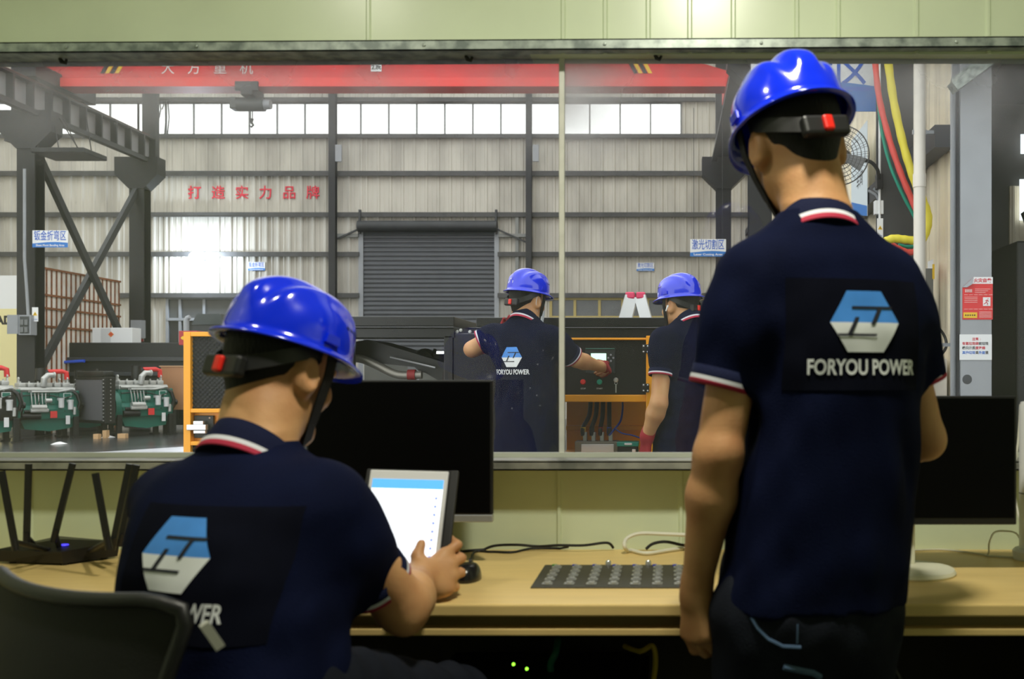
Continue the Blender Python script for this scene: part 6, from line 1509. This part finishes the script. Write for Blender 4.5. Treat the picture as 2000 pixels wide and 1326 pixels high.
for k in range(3):
    a = 2*PI*k/3+.4; m2 = MB(FM @ Matrix.Rotation(a, 4, 'Y')); m2.add([(.04, -.02, -.03), (.24, -.03, -.08), (.25, .02, .06), (.04, .01, .04), (.04, -.015, -.03), (.24, -.025, -.08), (.25, .025, .06), (.04, .015, .04)], [(0, 1, 2, 3), (7, 6, 5, 4), (0, 4, 5, 1), (1, 5, 6, 2), (2, 6, 7, 3), (3, 7, 4, 0)]); obj('blade', m2, mat('fan_blade', (110, 112, 112), .4), t)
m2 = MB(); m2.tube(smooth_path([FM @ Vector((0, .2, 0)), P(1675, 312, y+.1), P(1700, 316, y+.1), P(1714, 332, y+.12), P(1716, 350, y+.15)], 6), .018, 10); obj('arm', m2, BLK, t)
m2 = MB(); c = P(1717, 352, y+.18); m2.box((c.x-.03, c.y-.04, c.z-.09), (c.x+.03, c.y+.05, c.z+.06), .005); obj('wall_bracket', m2, BLK, t)
m2 = MB(); y = 9.95; a, b = P(1709, 418, y), P(1726, 391, y); m2.box((a.x, y, a.z), (b.x, y+.08, b.z), .006); t = tag(obj('junction_box', m2, WHITEP), 'small white junction box on the broad dark column', 'box')
m2 = MB(); m2.tube([P(1717, 391, y+.04), P(1710, 380, y+.04), P(1695, 372, y+.05)], .014, 8); m2.tube([P(1720, 391, y+.04), P(1716, 376, y+.04), P(1706, 368, y+.05)], .014, 8); obj('conduit_whip', m2, STEEL_G, t)
warn('tall electric warning sign below the white junction box', 1719, 446, 9.9, .06, .2)
# grey column with notices
YK = 8.1; kx0, kx1 = X(1876, YK), X(1937, YK)
t = thing('grey_column', 'smooth light grey steel column carrying two paper notices', 'column', ((kx0+kx1)/2, YK, 0))
m2 = MB(); m2.box((kx0, YK, 0), (kx1, YK+.02, 5.2), .003); m2.box((kx0, YK+.24, 0), (kx1, YK+.26, 5.2), .003); m2.box(((kx0+kx1)/2-.01, YK+.02, 0), ((kx0+kx1)/2+.01, YK+.24, 5.2)); obj('shaft', m2, mat('column_grey', (158, 162, 168), .45, var=.1, vscale=4), t)
m2 = MB(); m2.box((kx0-.028, YK+.01, 0), (kx0-.008, YK+.04, 3.55)); obj('door_track', m2, STEEL_DD, t)
m2 = MB(); m2.box((kx0-.055, YK+.05, 0), (kx0-.035, YK+.10, 3.6)); obj('edge_trim', m2, STEEL_G, t)
m2 = MB(); c = P(1889, 741, YK); m2.lathe([(.04, 0), (.035, -.001), (.001, -.0015)], c, 'y', 14); obj('smudge', m2, mat('smudge_dark', (74, 76, 80), .7), t)
m2 = MB(); m2.obox(P(1860, 172, YK-.12), P(1980, 84, YK-.12), .14, .085); m2.obox(P(1860, 160, YK-.05), P(1980, 72, YK-.05), .02, .05); tag(obj('sloping_gutter', m2, GALV), 'galvanised gutter sloping up across the top of grey column', 'gutter')
t = thing('fire_notice', 'red and white fire notice with a curled corner on the grey column', 'notice', P(1908, 625, YK-.01)); y = YK-.006
a, b = P(1880, 624, y), P(1939, 541, y); m2 = MB(); m2.prism([(a.x, a.z), (b.x, a.z), (b.x, b.z), (a.x+.09, b.z), (a.x, b.z-.085)], y, y+.003, 'xz'); obj('red_sheet', m2, mat('notice_red', (216, 44, 48), .5), t)
m2 = MB(); m2.prism([(a.x+.055, b.z-.055), (b.x, b.z-.055), (b.x, b.z), (a.x+.09, b.z), (a.x+.055, b.z-.034)], y-.002, y, 'xz'); obj('white_header', m2, WHT, t)
m2 = MB(); m2.add([(a.x, y-.002, b.z-.085), (a.x+.09, y-.002, b.z), (a.x+.07, y-.03, b.z-.06), (a.x+.03, y-.025, b.z-.085)], [(0, 1, 2, 3)]); obj('curled_corner', m2, mat('paper_back', (150, 154, 160), .7), t)
m2 = MB(); put_text(m2, '火灾自救', .036, (a.x+.162, y-.004, b.z-.030), bold=.001); obj('header_words', m2, INKR, t)
m2 = MB(); ht = b.z-a.z
for k in range(3): m2.box((a.x+.10, y-.004, b.z-.10-.014*k), (b.x-.02-.02*k, y-.002, b.z-.097-.014*k))
for k in range(4): m2.box((a.x+.015, y-.004, b.z-.165-.014*k), (a.x+.12, y-.002, b.z-.162-.014*k))
for k in range(5): m2.box((a.x+.135, y-.004, b.z-.285-.011*k), (b.x-.012, y-.002, b.z-.282-.011*k))
for k in range(6): m2.box((a.x+.012+.04*k, y-.004, b.z-.262), (a.x+.042+.04*k, y-.002, b.z-.259)); m2.box((a.x+.012+.04*k, y-.004, b.z-.146), (a.x+.042+.04*k, y-.002, b.z-.143))
for k in range(5): m2.tube([(a.x+.024+.012*k, y-.003, b.z-.10), (a.x+.024+.012*k, y-.003, b.z-.125)], .0045, 6)
obj('printed_lines', m2, mat('notice_pale', (240, 206, 204), .5), t)
m2 = MB(); x_, z_ = a.x+.165, b.z-.235
m2.box((x_, y-.004, z_), (x_+.06, y-.002, z_+.07)); ic = obj('exit_symbol', m2, WHT, t)
m2 = MB(); m2.obox((x_+.035, y-.005, z_+.05), (x_+.025, y-.005, z_+.03), .003, .010, (0, 1, 0)); m2.tube([(x_+.04, y-.005, z_+.058), (x_+.0401, y-.0055, z_+.059)], .006, 8)
for (p, q) in (((.025, .03), (.038, .02)), ((.038, .02), (.034, .006)), ((.025, .03), (.014, .018)), ((.014, .018), (.006, .016)), ((.034, .046), (.046, .036)), ((.033, .047), (.018, .042))): m2.tube([(x_+p[0], y-.0045, z_+p[1]), (x_+q[0], y-.0045, z_+q[1])], .003, 6)
obj('running_figure', m2, INKR, ic)
m2 = MB(); m2.box((a.x+.006, y-.004, a.z+.012), (a.x+.118, y-.002, a.z+.058)); yl = obj('yellow_strip', m2, YEL, t)
m2 = MB()
for k in range(5): m2.box((a.x+.02+.018*k, y-.006, a.z+.03), (a.x+.03+.018*k, y-.004, a.z+.04))
obj('strip_marks', m2, INKB, yl)
t = thing('paper_notice', 'white paper notice with red, black and blue writing on the grey column', 'notice', P(1905, 703, YK-.01))
a, b = P(1874, 703, y), P(1937, 653, y); m2 = MB(); m2.box((a.x, y-.002, a.z), (b.x, y, b.z)); obj('sheet', m2, WHT, t)
INKC = mat('ink_sky', (60, 120, 210), .6)
def runs(z, parts):
    x = a.x+.022
    for s_, m in parts:
        for ch in s_: m3 = MB(); put_text(m3, ch, .027, (x+.012, y-.004, z), bold=.0006); W_.setdefault(m.name, MB()).add(m3.v, m3.f); x += .0268
W_ = {}
runs(b.z-.04, (('   ', INKR), ('注意:', INKR))); runs(b.z-.076, (('有套垃圾袋', INKR), ('的垃圾', INKB))); runs(b.z-.112, (('桶只能丢', INKB), ('废海绵', INKR))); runs(b.z-.150, (('其他垃圾', INKC), ('丢', INKB), ('外面', INKC), ('里', INKB)))
for k_, mb_ in W_.items(): obj('lettering', mb_, MATS[k_], t, auto=False)
# cabinet, block, cable ring behind the white pipe
y = 9.2; t = thing('meter_cabinet', 'dark grey electrical cabinet behind the white drain pipe', 'cabinet', P(1815, 640, y))
a, b = P(1800, 640, y), P(1823, 524, y); m2 = MB(); m2.box((a.x, y, a.z), (b.x, y+.25, b.z), .006); obj('body', m2, mat('cabinet_grey', (104, 104, 100), .5), t)
m2 = MB(); c = P(1815, 617, y); m2.prism([(c.x-.03, c.z-.03), (c.x+.03, c.z-.03), (c.x, c.z+.05)], y-.004, y, 'xz'); obj('triangle', m2, YEL, t)
m2 = MB(); m2.box((b.x, y+.02, P(1815, 570, y).z), (b.x+.006, y+.2, P(1815, 506, y).z)); pw = obj('side_notice', m2, WHT, t)
m2 = MB(); m2.box((b.x+.006, y+.03, P(1815, 545, y).z), (b.x+.008, y+.15, P(1815, 515, y).z)); obj('notice_field', m2, INKR, pw)
m2 = MB(); m2.box((b.x-.01, y-.006, P(1, 545, y).z), (b.x+.01, y-.001, P(1, 516, y).z)); obj('yellow_edge', m2, YEL, t)
m2 = MB(); a, b = P(1812, 790, 8.9), P(1862, 700, 8.9); m2.box((a.x, 8.95, 0), (b.x-.04, 9.35, b.z), .01); tag(obj('concrete_block', m2, mat('pale_concrete', (216, 208, 196), .7, var=.15, vscale=6)), 'pale concrete block behind the right shoulder of the standing person', 'block')
m2 = MB(); c = P(1830, 667, 8.85); m2.tube([(c.x+.125*math.cos(a_), 9.0+.02*math.sin(3*a_), c.z+.135*math.sin(a_)) for a_ in np.linspace(0, 2*PI, 33)[:-1]], .014, 8, closed=True); m2.obox((c.x-.1, 9.0, c.z+.06), (c.x+.08, 9.0, c.z-.11), .02, .02); tag(obj('cable_ring', m2, BLK), 'black cable ring standing on the pale concrete block', 'cable')
